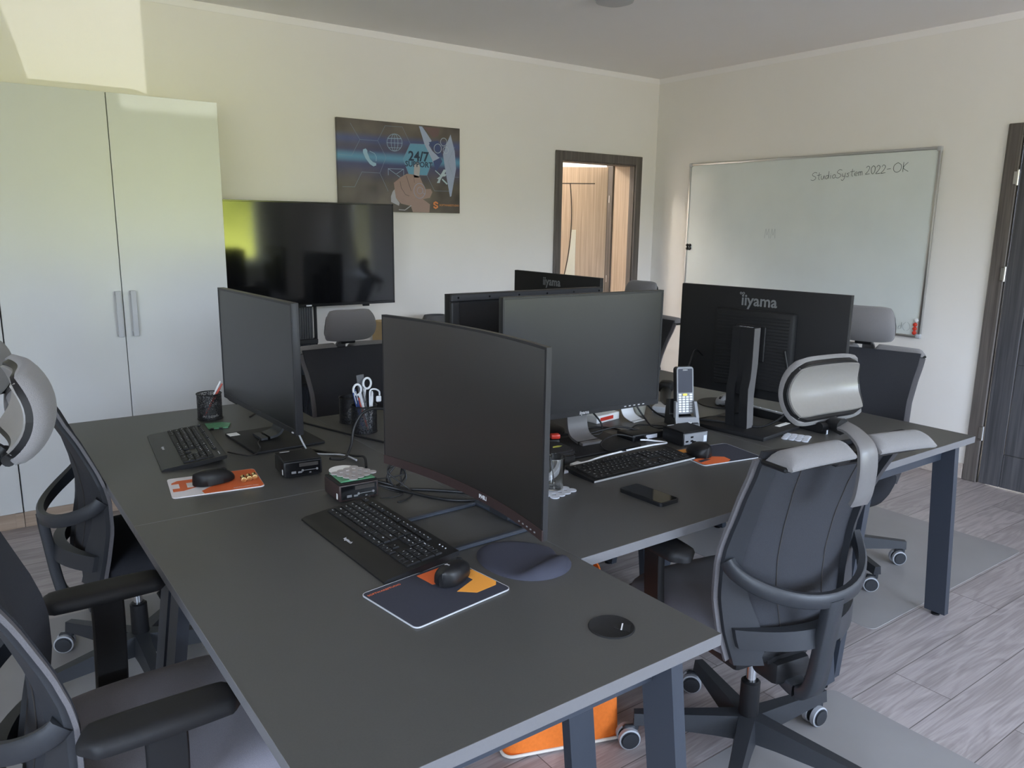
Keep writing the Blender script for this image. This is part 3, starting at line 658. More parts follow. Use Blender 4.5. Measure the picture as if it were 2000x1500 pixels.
def dk(x0, x1, y0, y1, user, label, grom=None):
    rz = {'-y': 0, '+x': pi / 2, '+y': pi, '-x': -pi / 2}[user]
    dx, dy = x1 - x0, y1 - y0; L, D = (dx, dy) if user in ('-y', '+y') else (dy, dx)
    return desk((x0 + x1) / 2, (y0 + y1) / 2, L, D, rz, label, grom)
DA2 = dk(.326, 1.1345, .866, 2.0615, '-x', 'nearest dark desk with a round cable grommet near its right corner', None)
# grommet given in desk coordinates: world (.977, 1.004)

dk(.326, 1.1345, 2.0630, 3.297, '-x', 'dark desk of the left row nearer the white cabinets')
dk(1.1365, 2.3045, 1.277, 2.0790, '-y', 'dark middle desk carrying the smartphone and the glass')
dk(1.1365, 2.3045, 2.0805, 2.890, '+y', 'dark middle desk carrying the cup of scissors, before the chair facing the camera')
dk(2.3060, 3.100, 1.277, 2.4790, '+x', 'dark desk at the right end nearest the grey door, one leg standing clear')
dk(2.3060, 3.100, 2.4805, 3.683, '+x', 'dark desk farthest back on the right, nearest the oak doorway')
def grommet(t, wx, wy):
    l = t.matrix_basis.inverted() @ Vector((wx, wy, 0)); gx, gy = l.x, l.y
    gg = G().lathe([(.0455, 0), (.0455, .0012), (.0435, .0026), (.0425, .0020), (.0001, .0021)], 40, (gx, gy, DT)); go = obj('cable_grommet', gg, 'matteblk', t); go['label'] = 'round black cable grommet'
    m = T(gx, gy, DT + .0023) @ RZ(R_(-50))
    obj('grommet_slot', G().prism([(-.006, .004), (.006, .004), (.014, .036), (-.014, .036)], 0, .0008, m), 'matteblk', go)
    obj('grommet_lip', G().box((0, .020, .0016), (.024, .0025, .0015)).xf(m), 'print', go)
grommet(DA2, .977, 1.004)

# ================================================================== CHAIRS
def chair(x, y, face, label, base0=0., dz=0., head=(0, 0, 0, 0), arm_y=.08, arms=True, seat='seatfab', mat_z=.0, seat_y=0.):
    """face: heading of the sitter in degrees from +y (counter-clockwise)."""
    t = thing('swivel_chair', label, 'chair', (x, y, 0), R_(face), 'grey and black office swivel chairs')
    z0 = mat_z
    # --- star base, casters, gas lift
    g = G().lathe([(.034, .075), (.042, .085), (.042, .120), (.036, .128)], 24, (0, 0, z0))
    for k in range(5):
        a = R_(base0 - face + 72 * k); m = RZ(a)
        v = []
        for r, hw, zb, ztp in ((.02, .032, .064, .134), (.10, .027, .070, .128), (.30, .020, .078, .112), (.325, .018, .074, .110)):
            v += [m @ Vector((r, -hw, zb + z0)), m @ Vector((r, hw, zb + z0)), m @ Vector((r, hw * .72, ztp + z0)), m @ Vector((r, -hw * .72, ztp + z0))]
        f = [(0, 1, 2, 3), (15, 14, 13, 12)]
        for i in range(3):
            for j in range(4): f.append((i * 4 + j, (i + 1) * 4 + j, (i + 1) * 4 + (j + 1) % 4, i * 4 + (j + 1) % 4))
        g.add(v, f)
    obj('star_base', g, 'chairplastic', t, 40)
    for k in range(5):
        a = R_(base0 - face + 72 * k); px, py = .318 * cos(a), .318 * sin(a); sw = R_(150 - face + 24 * sin(k * 2.3 + x))
        m = T(px, py, z0) @ RZ(sw)
        c = G(); c.cyl((0, 0, .055), (0, 0, .084), .009, 10); c.box((.018, 0, .056), (.042, .018, .026), .006, 1)
        for s in (-1, 1): c.cyl((.022, s * .006, .032), (.022, s * .0245, .032), .0275, 20); c.cyl((.022, s * .0245, .032), (.022, s * .0275, .032), .0235, 20)
        c.xf(m); co = obj('caster', c, 'chairplastic', t, 40)
        ty = G()
        for s in (-1, 1):
            prof = [(-.0275, 0)]
            q = G().lathe([(.0277, s * .007), (.0320, s * .008), (.0320, s * .0215), (.0277, s * .0235)], 24)
            ty.merge(q, T(.022, 0, .032) @ RX(-pi / 2))
        ty.xf(m); obj('tyre', ty, 'tyre', co, 40)
    obj('lift_sleeve', G().lathe([(.026, .11 + z0), (.028, .12 + z0), (.027, .235 + z0 + dz * .3), (.021, .24 + z0 + dz * .3)], 24), 'blkplastic', t)
    obj('gas_lift', G().cyl((0, 0, .20), (0, 0, .36 + dz), .0145, 20), 'chrome', t)
    D = dz
    # --- mechanism and spine
    g = G(); g.box((0, -.01, .395 + D), (.16, .24, .06), .02, 2); g.box((0, -.10, .35 + D), (.13, .10, .07), .02, 2)
    g.cyl((.08, .02, .385 + D), (.26, .03, .372 + D), .005, 8); g.box((.27, .03, .372 + D), (.05, .03, .01), .004, 1)
    obj('tilt_mechanism', g, 'blkplastic', t)
    sp = [Vector(q) for q in ((0, -.08, .355), (0, -.13, .322), (0, -.180, .312), (0, -.210, .335), (0, -.224, .39), (0, -.234, .47), (0, -.245, .565), (0, -.248, .605))]
    sp = [q + Vector((0, 0, D)) for q in catmull(sp, 5)]
    n = len(sp)
    prof = [(-.027, -.012), (-.023, -.016), (.023, -.016), (.027, -.012), (.027, .012), (.023, .016), (-.023, .016), (-.027, .012)]
    g = G().sweep(sp, prof, (0, 1, .02), scale=[1.15 - .25 * i / n for i in range(n)])
    # side arc: left rail -> behind the back -> right rail
    def yb(z): # profile of the back in the middle, z measured with D removed
        P = ((.41, -.168), (.52, -.148), (.60, -.135), (.68, -.135), (.78, -.150), (.88, -.175), (.95, -.20), (1.0, -.22), (1.05, -.245))
        for (a, ya), (b, yb_) in zip(P, P[1:]):
            if z <= b: k = max(0, (z - a) / (b - a)); return ya + (yb_ - ya) * k
        return P[-1][1]
    def hw(z):
        P = ((.41, .205), (.50, .228), (.58, .236), (.68, .234), (.80, .230), (.90, .238), (.96, .246), (1.05, .250))
        for (a, wa), (b, wb_) in zip(P, P[1:]):
            if z <= b: k = max(0, (z - a) / (b - a)); return wa + (wb_ - wa) * k
        return P[-1][1]
    def edge_y(z): return .052 * min(1, max(.25, (1.02 - z) / .3))
    def bp(s, z, off=0.):        # point on the back, s in -1..1 across
        return Vector((s * hw(z), yb(z) + edge_y(z) * s * s - off, z + D))
    arc = []
    for k in range(25):
        u = -1 + 2 * k / 24; a = abs(u)
        xx = .226 * sin(u * pi / 2); back = cos(u * pi / 2)
        arc.append(Vector((xx, -.108 - .142 * back ** 1.35 if back > 0 else -.105, .690 - .085 * back + D)))
    prof = [(-.010, -.018), (.006, -.020), (.011, -.015), (.011, .015), (.006, .020), (-.010, .018)]
    arcg = G().sweep(arc, prof, (0, 0, 1))
    g.merge(arcg); obj('support_arc', g, 'chairplastic', t, 50)
    # --- back: mesh panel, rails, lower cross bar, painted edge light
    Z0, Z1 = .455, 1.004
    def panel(u, v):
        s = (-1 + 2 * u) * .97; z = Z0 + (Z1 - Z0) * v
        p = bp(s, z); return p + Vector((0, .004, 0)), p - Vector((0, .008, 0))
    obj('back_panel', G().slab(panel, 18, 22), 'meshfab', t, 60)
    g = G()
    for s in (-.42, .42):
        pts = [bp(s * (.75 + .5 * (z - Z0)), z, .0092) for z in [Z0 + (Z1 - .03 - Z0) * i / 20 for i in range(21)]]; g.tube(pts, .0013, 5)
    obj('back_seam', g, 'groove', t, 60)
    def rail(s):
        def fn(u, v):
            z = .415 + (.985 - .415) * v; w = .085 - .045 * min(1, max(0, (z - .52) / .16)) if z > .45 else .07
            ww = w / hw(z); a = s * (1 - ww * u); p = bp(a, z)
            return p + Vector((0, -.006, 0)), p + Vector((0, -.022 - .006 * u, 0))
        return G().slab(fn, 3, 26)
    for s in (-1, 1): obj('back_rail', rail(s), 'chairplastic', t, 50)
    def cross(u, v):
        s = (-1 + 2 * u) * .93; z = .466 + .05 * v; p = bp(s, z); k = 1 - s * s
        return p + Vector((0, -.012 - .03 * k, 0)), p + Vector((0, -.030 - .045 * k, 0))
    obj('lower_bar', G().slab(cross, 16, 2), 'chairplastic', t, 40)
    for s in (-1, 1):
        pts = [bp(s, z) + Vector((s * .002, -.006, 0)) for z in [.425 + (.985 - .425) * i / 24 for i in range(25)]]
        obj('edge_light_strip', G().sweep(pts, [(-.004, -.012), (.004, -.012), (.005, 0), (.004, .012), (-.004, .012)], (1, 0, 0)), 'edgelight', t, 60)  # grey strip stands in for grazing light on the black back's edge
    # --- top: rolled shoulder pads and dark underside strip
    def pad(s):
        a0, a1 = (.042, .243)
        def fn(u, v):
            xx = s * (a0 + (a1 - a0) * u); e = min(1, (1 - u) * 9 + .35) * min(1, u * 12 + .55)
            ang = pi * (1.02 - 1.0 * v)  # front edge over the top to the rear lip
            cy, cz = -.264, .990
            ry, rz_ = .042, .032 * e
            droop = -.006 * u * u
            p = Vector((xx, cy - ry * cos(ang), cz + rz_ * sin(ang) + droop + D)); q = Vector((xx, cy - ry * .9 * cos(ang), cz - .004 + droop + D))
            return p, q
        return G().slab(fn, 18, 14)
    for s in (-1, 1): obj('shoulder_pad', pad(s), 'grayfab', t, 60)
    g = G()
    for s in (-1, 1): g.box((s * .145, -.252, .981 + D), (.210, .078, .012), .004, 1)
    g.box((0, -.250, .978 + D), (.16, .066, .03), .008, 1)
    obj('top_bar', g, 'blkplastic', t)
    # --- headrest
    hx, hy, hz, hr = head
    m = T(hx, -.165 + hy, 1.12 + hz + D) @ RZ(R_(hr)) @ RX(R_(-8))
    def arcpt(s, w, off):
        # s vertical -1..1, w across -1..1 ; concave from behind
        w, s = w * (1 - .08 * abs(s) ** 5), s * (1 - .09 * abs(w) ** 5)
        z = .088 * s; yy = .044 * (1 - abs(s) ** 2.1) - .022 * w * w
        half = .138 * (1 - .10 * abs(s) ** 4) - .012 * max(0, s)
        ny, nz = 1, .95 * s; L_ = sqrt(ny * ny + nz * nz)
        return Vector((w * half, yy - off * ny / L_, z - off * nz / L_ * .9))
    def cush(u, v):
        w = -1 + 2 * u; s = -1 + 2 * v; e = (1 - abs(w) ** 6) ** .5 * (1 - abs(s) ** 6) ** .5
        return m @ arcpt(s, w, -.004 - .012 * e + .012), m @ arcpt(s * .985, w * .985, .020)
    hd = obj('headrest', G().slab(cush, 20, 18), 'grayfab', t, 70)
    def shl(u, v):
        w = (-1 + 2 * u) * .93; s = (-1 + 2 * v) * .90
        return m @ arcpt(s, w, .026), m @ arcpt(s * .985, w * .985, .036)
    so = obj('headrest_shell', G().slab(shl, 16, 16), 'shell', hd, 50); so['label'] = 'light grey headrest shell'
    def rim(u, v):
        a = 2 * pi * u; w = max(-1, min(1, 1.32 * cos(a))) * .985; s = max(-1, min(1, 1.32 * sin(a))) * .97
        k = 1 - .12 * v
        return m @ arcpt(s * k, w * k, .016), m @ arcpt(s * k, w * k, .031)
    obj('headrest_rim', G().slab(rim, 40, 1), 'blkplastic', hd, 50)
    # strap bracket: from behind the top bar up to the headrest
    P = [Vector(q) for q in ((0, -.288, .866), (0, -.298, .89), (0, -.303, .93), (0, -.303, .97), (0, -.293, 1.010), (0, -.255, 1.036), (0, -.215, 1.044))]
    P = [q + Vector((0, 0, D)) for q in catmull(P, 4)]
    # lean the upper end towards the headrest
    tgt = m @ Vector((0, -.004, -.082)); end = P[-1]
    P = [q + (Vector((tgt.x, 0, 0))) * max(0, (i / (len(P) - 1) - .55) / .45) ** 1.5 * .75 for i, q in enumerate(P)]
    bk = obj('headrest_bracket', G().sweep(P, [(-.030, -.004), (-.026, -.007), (.026, -.007), (.030, -.004), (.028, .006), (-.028, .006)], (0, 1, .01), scale=[1.0 - .42 * max(0, i / len(P) - .55) / .45 for i in range(len(P))]), 'bracket', t, 50)
    j = G(); j.tube([P[-1] + Vector((0, -.01, -.004)), (P[-1] + tgt) / 2 + Vector((0, -.006, 0)), tgt + Vector((0, -.02, .012))], [.021, .017, .015], 10); j.cyl(tgt + Vector((-.035, -.018, -.004)), tgt + Vector((.035, -.018, -.004)), .011, 12)
    obj('headrest_joint', j, 'blkplastic', bk, 50)
    # --- seat
    def seatf(u, v):
        a = -1 + 2 * u; b = -1 + 2 * v
        half = .245 - .03 * max(0, -b) ** 2 - .035 * max(0, b) ** 4
        xx = half * a; yy = .110 + .235 * b - .03 * a * a * max(0, b)
        e = (1 - abs(a) ** 5) ** .6 * (1 - abs(b) ** 6) ** .5
        zz = .452 + .045 * e - .022 * max(0, b - .55) ** 1.5 * 3 + .008 * a * a
        return Vector((xx, yy + seat_y, zz + D)), Vector((xx * .95, yy * .97 + seat_y, .414 + .012 * abs(a) + D))
    obj('seat', G().slab(seatf, 20, 22), seat, t, 70)
    obj('seat_pan', G().box((0, .07 + seat_y, .402 + D), (.38, .40, .036), .012, 2), 'blkplastic', t)
    # --- armrests
    if arms:
        for s in (-1, 1):
            ax_ = s * .285
            po = G(); v = []
            path = [Vector((s * .16, arm_y - .005, .422 + D)), Vector((s * .235, arm_y - .005, .422 + D)), Vector((s * .272, arm_y - .005, .440 + D)), Vector((s * .282, arm_y - .002, .49 + D)), Vector((s * .286, arm_y + .002, .60)), Vector((s * .286, arm_y + .002, .662))]
            po.sweep(catmull(path, 4), [(-.030, -.011), (.030, -.011), (.034, -.006), (.034, .006), (.030, .011), (-.030, .011), (-.034, .006), (-.034, -.006)], (1, 0, .001))
            ao = obj('armrest', po, 'matteblk', t, 50)
            def padf(u, v):
                a = -1 + 2 * u; b = -1 + 2 * v
                w = .046 * (1 - .12 * b * b) * (1 - .5 * max(0, abs(b) - .86) / .14); yy = arm_y + .132 * b - .010 * a * a * (1 if b > 0 else -1) * abs(b) ** 4
                e = (1 - abs(a) ** 5) ** .5 * (1 - abs(b) ** 10) ** .5
                return Vector((s * .283 + w * a, yy, .676 + .017 * e)), Vector((s * .283 + w * .9 * a, yy, .664))
            obj('arm_pad', G().slab(padf, 12, 24), 'matteblk', ao, 60)
    return t
chair(1.75, 1.224, -9, 'grey and black swivel chair seen from behind at the right of the picture', -6, 0, (-.005, .01, 0, 4), .10, mat_z=.0025)
chair(.19, 1.585, -90, 'swivel chair at the lower left corner, its armrests reaching the near desk edge', 20, .0, (0, .068, .060, 0), .035, seat='seatlight')
chair(.42, 2.70, -90, 'black swivel chair standing close in front of the white cabinets', 53, .0, (0, -.16, -.05, -10), .06, arms=False, seat='blkfab', mat_z=.0025)
chair(1.66, 3.52, 180, 'swivel chair facing the camera with its grey headrest below the television', 10, -.13, (0, 0, 0, 0), .08, arms=False, seat='blkfab')
chair(3.20, 1.87, 106, 'swivel chair with grey headrest standing in front of the whiteboard corner', 30, -.035, (0, 0, 0, 0), .08, arms=False, seat='blkfab', mat_z=.0025)
chair(3.38, 3.50, 90, 'swivel chair mostly hidden behind the monitors, only headrest top and back corner showing', 15, -.06, (0, 0, .03, 0), .08, seat='blkfab')
MT['keysilver'] = pm('silver_keycap', (.50, .51, .52), .45)
MT['blkcloth'] = pm('black_case_cloth', (.020, .020, .021), .85, var=.2, vscale=400, bump=.2)
MT['termgrey'] = pm('terminal_grey', (.20, .205, .22), .45)
# ================================================================== MONITORS
def monitor(loc, rz, label, W_, H_, zb, style, tex='screen', curve=0., thick=.024, frame='bezel', bez=(.008, .008, .018)):
    """screen looks along local -y, z up, base on the desk; zb = underside of the panel above the desk"""
    t = thing('monitor', label, 'monitor', loc, rz, 'monitors on the desks')
    def cy_(x): return -curve * (2 * x / W_) ** 2      # edges come forward
    if curve:
        def hf(u, v):
            x = (-.5 + u) * W_; return Vector((x, cy_(x), zb + H_ * v)), Vector((x, cy_(x) + thick * (1 + .9 * (1 - abs(2 * u - 1) ** 3) * (1 - abs(2 * v - 1) ** 4)), zb + H_ * v))
        obj('housing', G().slab(hf, 24, 8), frame, t, 40)
        def sf(u, v):
            x = (-.5 + u) * (W_ - 2 * bez[0]); z = zb + bez[2] + (H_ - bez[1] - bez[2]) * v; return Vector((x, cy_(x) - .0012, z)), Vector((x, cy_(x) + .002, z))
        obj('screen', G().slab(sf, 24, 2), tex, t, 60)
        def chin(u, v):
            x = (-.5 + u) * W_; z = zb + .0005 + (bez[2] - .001) * v; return Vector((x, cy_(x) - .0022, z)), Vector((x, cy_(x) + .002, z))
        obj('bezel', G().slab(chin, 24, 1), 'bronze', t, 60)
    else:
        obj('housing', G().b2((-W_ / 2, 0, zb), (W_ / 2, thick, zb + H_), .003, 2), 'matteblk' if style == 'back' else frame, t)
        obj('screen', G().b2((-W_ / 2 + bez[0], -.0008, zb + bez[2]), (W_ / 2 - bez[0], .001, zb + H_ - bez[1])), tex, t)
        g = G(); g.b2((-W_ / 2, -.0022, zb), (W_ / 2, .001, zb + bez[2]), .0006, 1); g.b2((-W_ / 2, -.0022, zb + H_ - bez[1]), (W_ / 2, .001, zb + H_), .0006, 1)
        for s in (-1, 1): g.b2((s * W_ / 2, -.0022, zb + bez[2]), (s * (W_ / 2 - bez[0]), .001, zb + H_ - bez[1]), .0006, 1)
        obj('bezel', g, frame, t)
    return t
def badge(t, s, size, x, z, y=-.0026, mat='print', name='maker_badge', back=False, shear=0, bold=.018):
    m = (T(x, y, z) @ RX(pi / 2)) if not back else (T(x, y, z) @ RZ(pi) @ RX(pi / 2))
    return obj(name, G().merge(text_g(s, size, .0003, 'CENTER', shear, 2, bold), m), mat, t)
# --- M1: left desk, flat screen looking left
m1 = monitor((.842, 2.665, DT), R_(-88), 'flat black monitor in front of the white cabinets, pen cup at its left edge', .69, .418, .098, 'plate')
obj('stand_base', G().b2((-.145, -.105, 0), (.155, .145, .010), .004, 2).xf(T(.0, .035, 0)), 'matteblk', m1)
g = G(); pth = [Vector(q) for q in ((0, -.005, .018), (0, .035, .020), (0, .068, .034), (0, .078, .075), (0, .078, .22), (0, .06, .30))]
g.sweep(catmull(pth, 5), [(-.042, -.004), (.042, -.004), (.042, .004), (-.042, .004)], (0, 1, .05)); obj('stand_post', g, 'chairplastic', m1)
obj('power_button', G().box((.32, -.003, .104), (.012, .003, .004)), 'print', m1)
obj('rating_label', G().box((-.108, -.052, .0103), (.040, .036, .0008)), 'paper', m1)
g = G().cyl((-.33, .012, .098), (-.33, .012, .090), .006, 8); g.b2((-.31, .004, .090), (-.23, .020, .099)); obj('port_recess', g, 'blkplastic', m1)
# --- M2: near desk, curved screen looking left
m2 = monitor((1.022, 1.594, DT), R_(-88), 'curved black monitor with brown lower bezel on the nearest desk', .70, .425, .088, 'frame', tex='screen_warm', curve=.042, thick=.014, bez=(.006, .006, .026), frame='bezel')
g = G(); bw = .016
g.b2((-.122, -.155, 0), (.122, -.155 + bw, .010), .003, 1); g.b2((-.122, .145 - bw, 0), (.122, .145, .010), .003, 1)
for s in (-1, 1): g.b2((s * .122, -.155 + bw, 0), (s * (.122 - bw), .145 - bw, .010), .003, 1)
g.xf(T(.0, -.022, 0)); obj('stand_base', g, 'steel', m2)
obj('stand_post', G().b2((-.035, .098, .006), (.045, .121, .33), .004, 2).b2((-.05, .02, .20), (.05, .112, .30), .008, 2), 'chairplastic', m2)
badge(m2, 'PHILIPS', .0145, .085, .1015, -.0050, 'print')
g = G()
for k in range(5): g.box((.245 + .018 * k, -.042 * ((.245 + .018 * k) / .35) ** 2 - .0026, .098), (.005, .002, .003))
obj('button_mark', g, 'mousegrey', m2)
# --- M3: middle desk, flat screen looking at the camera
m3 = monitor((1.785, 2.012, DT), R_(-2.5), 'flat monitor facing the camera in the middle of the desks', .70, .426, .107, 'arc')
g = G(); pth = [Vector(q) for q in ((0, -.048, .014), (0, -.005, .017), (0, .030, .032), (0, .046, .075), (0, .050, .16), (0, .05, .28))]
g.sweep(catmull(pth, 6), [(-.044, -.0045), (.044, -.0045), (.044, .0045), (-.044, .0045)], (0, 1, .05)); obj('stand_post', g, 'bracket', m3)
obj('stand_base', G().b2((-.150, -.135, 0), (.150, .075, .010), .004, 2), 'matteblk', m3)
badge(m3, 'iiyama', .017, -.005, .116, -.0028, 'print')
g = G()
for k in range(5): g.box((.185 + .022 * k, -.0028, .1155), (.009, .0012, .003))
obj('button_mark', g, 'print', m3)
# --- M4: right desk, its back towards the camera
m4 = monitor((2.515, 1.850, DT), R_(97), 'monitor with a tall black stand, its back to the camera, before the whiteboard', .70, .42, .115, 'back', thick=.018)
g = G(); g.b2((-.165, .017, .155), (.165, .055, .455), .012, 2)
for k in range(22): g.box((0, .0552, .175 + .0122 * k), (.30, .0025, .005))
obj('rear_cover', g, 'matteblk', m4)
obj('mount_plate', G().b2((-.062, .055, .265), (.062, .064, .40), .003, 1), 'blkplastic', m4)
obj('mount_knuckle', G().cyl((0, .06, .352), (0, .095, .352), .022, 18), 'alumatt', m4)
g = G(); pr = [(.088, .004), (.130, .004), (.136, .08), (.140, .16), (.128, .20), (.125, .25), (.125, .388), (.085, .388), (.085, .25), (.092, .19), (.098, .12), (.092, .06)]
def post4(x0, x1): return G().prism([(b, c) for b, c in pr], x0, x1, Matrix(((0, 0, 1, 0), (1, 0, 0, 0), (0, 1, 0, 0), (0, 0, 0, 1))))
g.merge(post4(-.046, -.012)).merge(post4(.012, .046))
for za, zb_ in ((.004, .055), (.135, .388)): g.b2((-.012, .094, za), (.012, .124, zb_))
g.xf(T(0, -.01, .008)); po = obj('stand_post', g, 'matteblk', m4, 30)
obj('stand_base', G().b2((-.155, -.085, 0), (.155, .185, .016), .003, 2), 'matteblk', m4)
obj('stand_side', G().prism(pr, -.0478, -.046, Matrix(((0, 0, 1, 0), (1, 0, 0, 0), (0, 1, 0, 0), (0, 0, 0, 1)))).xf(T(0, -.01, .008)), 'bracket', m4)
obj('base_sticker', G().box((-.105, -.045, .0165), (.020, .085, .0008)), 'paper', m4)
badge(m4, 'iiyama', .060, 0, .487, .0186, 'logo', 'maker_logo', True); badge(m4, 'oo', .020, .072, .515, .0186, 'logo', 'maker_logo', True)
obj('adjust_mark', G().merge(text_g('H. Adjust', .015, .0002), T(0, .094, .3968) @ RZ(pi)), 'print', m4)
obj('monitor_plug', G().box((-.172, .037, .245), (.018, .030, .018), .004, 1).box((-.172, .037, .20), (.014, .022, .010), .003, 1), 'blkplastic', m4)
# --- M5: middle far desk, thick old frame, back towards the camera
m5 = monitor((1.735, 2.305, DT), pi + R_(1), 'older monitor with thick screwed back frame, half hidden behind the middle monitor', .70, .42, .105, 'back', thick=.03)
g = G(); g.b2((-.35, .028, .097), (.35, .046, .115), .004, 1); g.b2((-.35, .028, .50), (.35, .046, .527), .004, 1)
for s in (-1, 1): g.b2((s * .35, .028, .115), (s * .318, .046, .50), .004, 1)
obj('rear_frame', g, 'bezel', m5)
g = G()
for k in range(6): g.cyl((-.325 + .13 * k, .0455, .514), (-.325 + .13 * k, .0468, .514), .0035, 10)
obj('screw', g, 'gloss', m5)
g = G(); g.b2((-.14, .029, .14), (.14, .062, .40), .012, 2)
for k in range(14): g.box((0, .0625, .16 + .016 * k), (.24, .003, .006))
obj('rear_cover', g, 'bezel', m5)
obj('stand_post', G().b2((-.05, .05, .012), (.05, .085, .30), .006, 2), 'blkplastic', m5); obj('stand_base', G().lathe([(.125, 0), (.125, .008), (.11, .014), (.0001, .015)], 36, (0, .05, 0)), 'blkplastic', m5)
# --- M6: far right desk
m6 = monitor((2.47, 3.025, DT), R_(88), 'farthest monitor showing a grey maker name on its black back', .70, .42, .105, 'back', thick=.018)
obj('rear_cover', G().b2((-.165, .017, .145), (.165, .055, .42), .012, 2), 'matteblk', m6)
obj('stand_post', G().b2((-.045, .06, .012), (.045, .10, .36), .006, 2), 'matteblk', m6); obj('stand_base', G().b2((-.14, -.10, 0), (.14, .15, .012), .004, 1), 'matteblk', m6)
badge(m6, 'iiyama', .058, .02, .483, .0186, 'logo', 'maker_logo', True)

# ================================================================== KEYBOARDS
U = .01905
def layout():
    K = []
    def row(y, items, x=0.):
        for it in items:
            if isinstance(it, (int, float)): x += it; continue
            s, w = it if isinstance(it, tuple) else (it, 1); K.append((x, y, w, 1, 'key', s)); x += w
    row(4, ['`'] + list('1234567890-=') + [('Back', 2)]); row(3, [('Tab', 1.5)] + list('QWERTYUIOP[]') + [('\\', 1.5)])
    row(2, [('Caps', 1.75)] + list("ASDFGHJKL;'") + [('Enter', 2.25)]); row(1, [('Shift', 2.25)] + list('ZXCVBNM,./') + [('Shift', 2.75)])
    row(0, [('Ctrl', 1.25), ('Fn', 1.25), ('Alt', 1.25), ('', 6.25), ('Alt', 1.25), ('Fn', 1.25), ('Menu', 1.25), ('Ctrl', 1.25)])
    row(4, ['Ins', 'Hm', 'Up'], 15.25); row(3, ['Del', 'End', 'Dn'], 15.25); row(1, ['^'], 16.25); row(0, ['<', 'v', '>'], 15.25)
    for y, r in ((4, ['Num', '/', '*', '-']), (3, ['7', '8', '9']), (2, ['4', '5', '6']), (1, ['1', '2', '3'])): row(y, r, 18.5)
    K.append((21.5, 2, 1, 2, 'key', '+')); K.append((21.5, 0, 1, 2, 'key', 'En')); row(0, [('0', 2), '.'], 18.5)
    for i, s in enumerate(['Esc'] + ['F%d' % k for k in range(1, 13)] + ['Prt', 'Scr', 'Pau']):
        x = 0 if i == 0 else (i + 1 if i < 5 else (i + 1.5 if i < 9 else (i + 2 if i < 13 else i + 2.25))); K.append((x, 5.35, 1, .72, 'function_key', s))
    return K
KL = layout()
def keycap(w, h, hgt, gap=.0018, taper=.0016):
    a, b = w * U / 2 - gap / 2, h * U / 2 - gap / 2; c, d = a - taper, b - taper
    v = [(-a, -b, 0), (a, -b, 0), (a, b, 0), (-a, b, 0), (-a, -b, hgt * .55), (a, -b, hgt * .55), (a, b, hgt * .55), (-a, b, hgt * .55), (-c, -d, hgt), (c, -d, hgt), (c, d, hgt), (-c, d, hgt)]
    f = [(3, 2, 1, 0), (8, 9, 10, 11)]
    for o in (0, 4):
        for i in range(4): j = (i + 1) % 4; f.append((o + i, o + j, o + 4 + j, o + 4 + i))
    return G().add(v, f)
def keyboard(loc, rz, label, prof, deck0, tilt, kmat, bmat, hgt=.006, W_=.450, legends=True, sc=1.0, logo=None, extra=None, keys_one=False):
    """prof: side outline (y,z); keys start at deck0=(y,z) and climb at `tilt`"""
    t = thing('keyboard', label, 'keyboard', loc, rz, 'keyboards on the desks')
    g = G().prism(prof, -W_ / 2, W_ / 2, Matrix(((0, 0, 1, 0), (1, 0, 0, 0), (0, 1, 0, 0), (0, 0, 0, 1))))
    obj('case', g, bmat, t, 25)
    km = T(0, deck0[0], deck0[1]) @ RX(tilt); cache = {}; lg = G(); allk = G()
    for x, y, w, h, nm, s in KL:
        cx = (x + w / 2 - 11.25) * U * sc; cyy = (y + h / 2) * U * sc
        m = km @ T(cx, cyy, 0)
        if keys_one: allk.merge(keycap(w * sc, h * sc, hgt), m)
        else:
            k = (w, h)
            if k not in cache: o = obj(nm, keycap(w * sc, h * sc, hgt), kmat, t, 30); cache[k] = o
            else: o = bpy.data.objects.new(nm, cache[k].data); C.objects.link(o); o.parent = t
            o.matrix_basis = m
        if legends and s: lg.merge(text_g(s, .0062 if len(s) == 1 else .0044, .0001, 'CENTER', 0, 1), km @ T(cx - (.002 if len(s) == 1 else 0), cyy + .002, hgt + .0001))
    if keys_one: obj('keys', allk, kmat, t, 30)
    if legends: obj('key_legends', lg, 'legend', t)
    if logo: obj('maker_mark', G().merge(text_g(logo, .0135, .0001), T(-.015, prof_y(prof) , 0)), 'print', t)
    return t
def prof_y(p): return 0
PK = [(-.098, .0), (-.098, .004), (-.088, .0085), (-.050, .0125), (-.036, .0145), (.090, .0285), (.096, .0275), (.094, .018), (.02, .006), (-.03, 0)]
def k280(loc, rz, label):
    t = keyboard(loc, rz, label, PK, (-.0335, .0150), R_(6.1), 'matteblk', 'blkplastic', .0045, .452, sc=.985)
    tl = RX(math.atan2(.0125 - .0085, .038))
    obj('maker_mark', G().merge(text_g('logitech', .0125, .0001), T(-.012, -.068, .01085) @ tl), 'print', t)
    g = G()
    for k in range(3): g.cyl((.168 + .013 * k, .078, .0272), (.168 + .013 * k, .078, .0282), .0018, 8)
    obj('indicator_light', g, 'print', t)
    return t
k280((.792, 1.6435, DT), R_(-88.9), 'black keyboard with palm rest in front of the curved monitor')
k280((.606, 2.700, DT), R_(-96.2), 'black keyboard with palm rest between the cabinets and the orange mouse mat')
PS = [(-.068, 0), (-.0685, .005), (-.066, .0072), (.066, .0165), (.068, .0155), (.066, .008), (.03, 0)]
k3 = keyboard((1.748, 1.735, DT), R_(.0), 'slim black keyboard with silver front edge in front of the middle monitor', PS, (-.058, .0080), R_(4.0), 'matteblk', 'blkplastic', .0032, .448, sc=.97)
obj('front_edge', G().b2((-.224, -.0705, .001), (.224, -.0682, .007), .0008, 1), 'alumatt', k3)
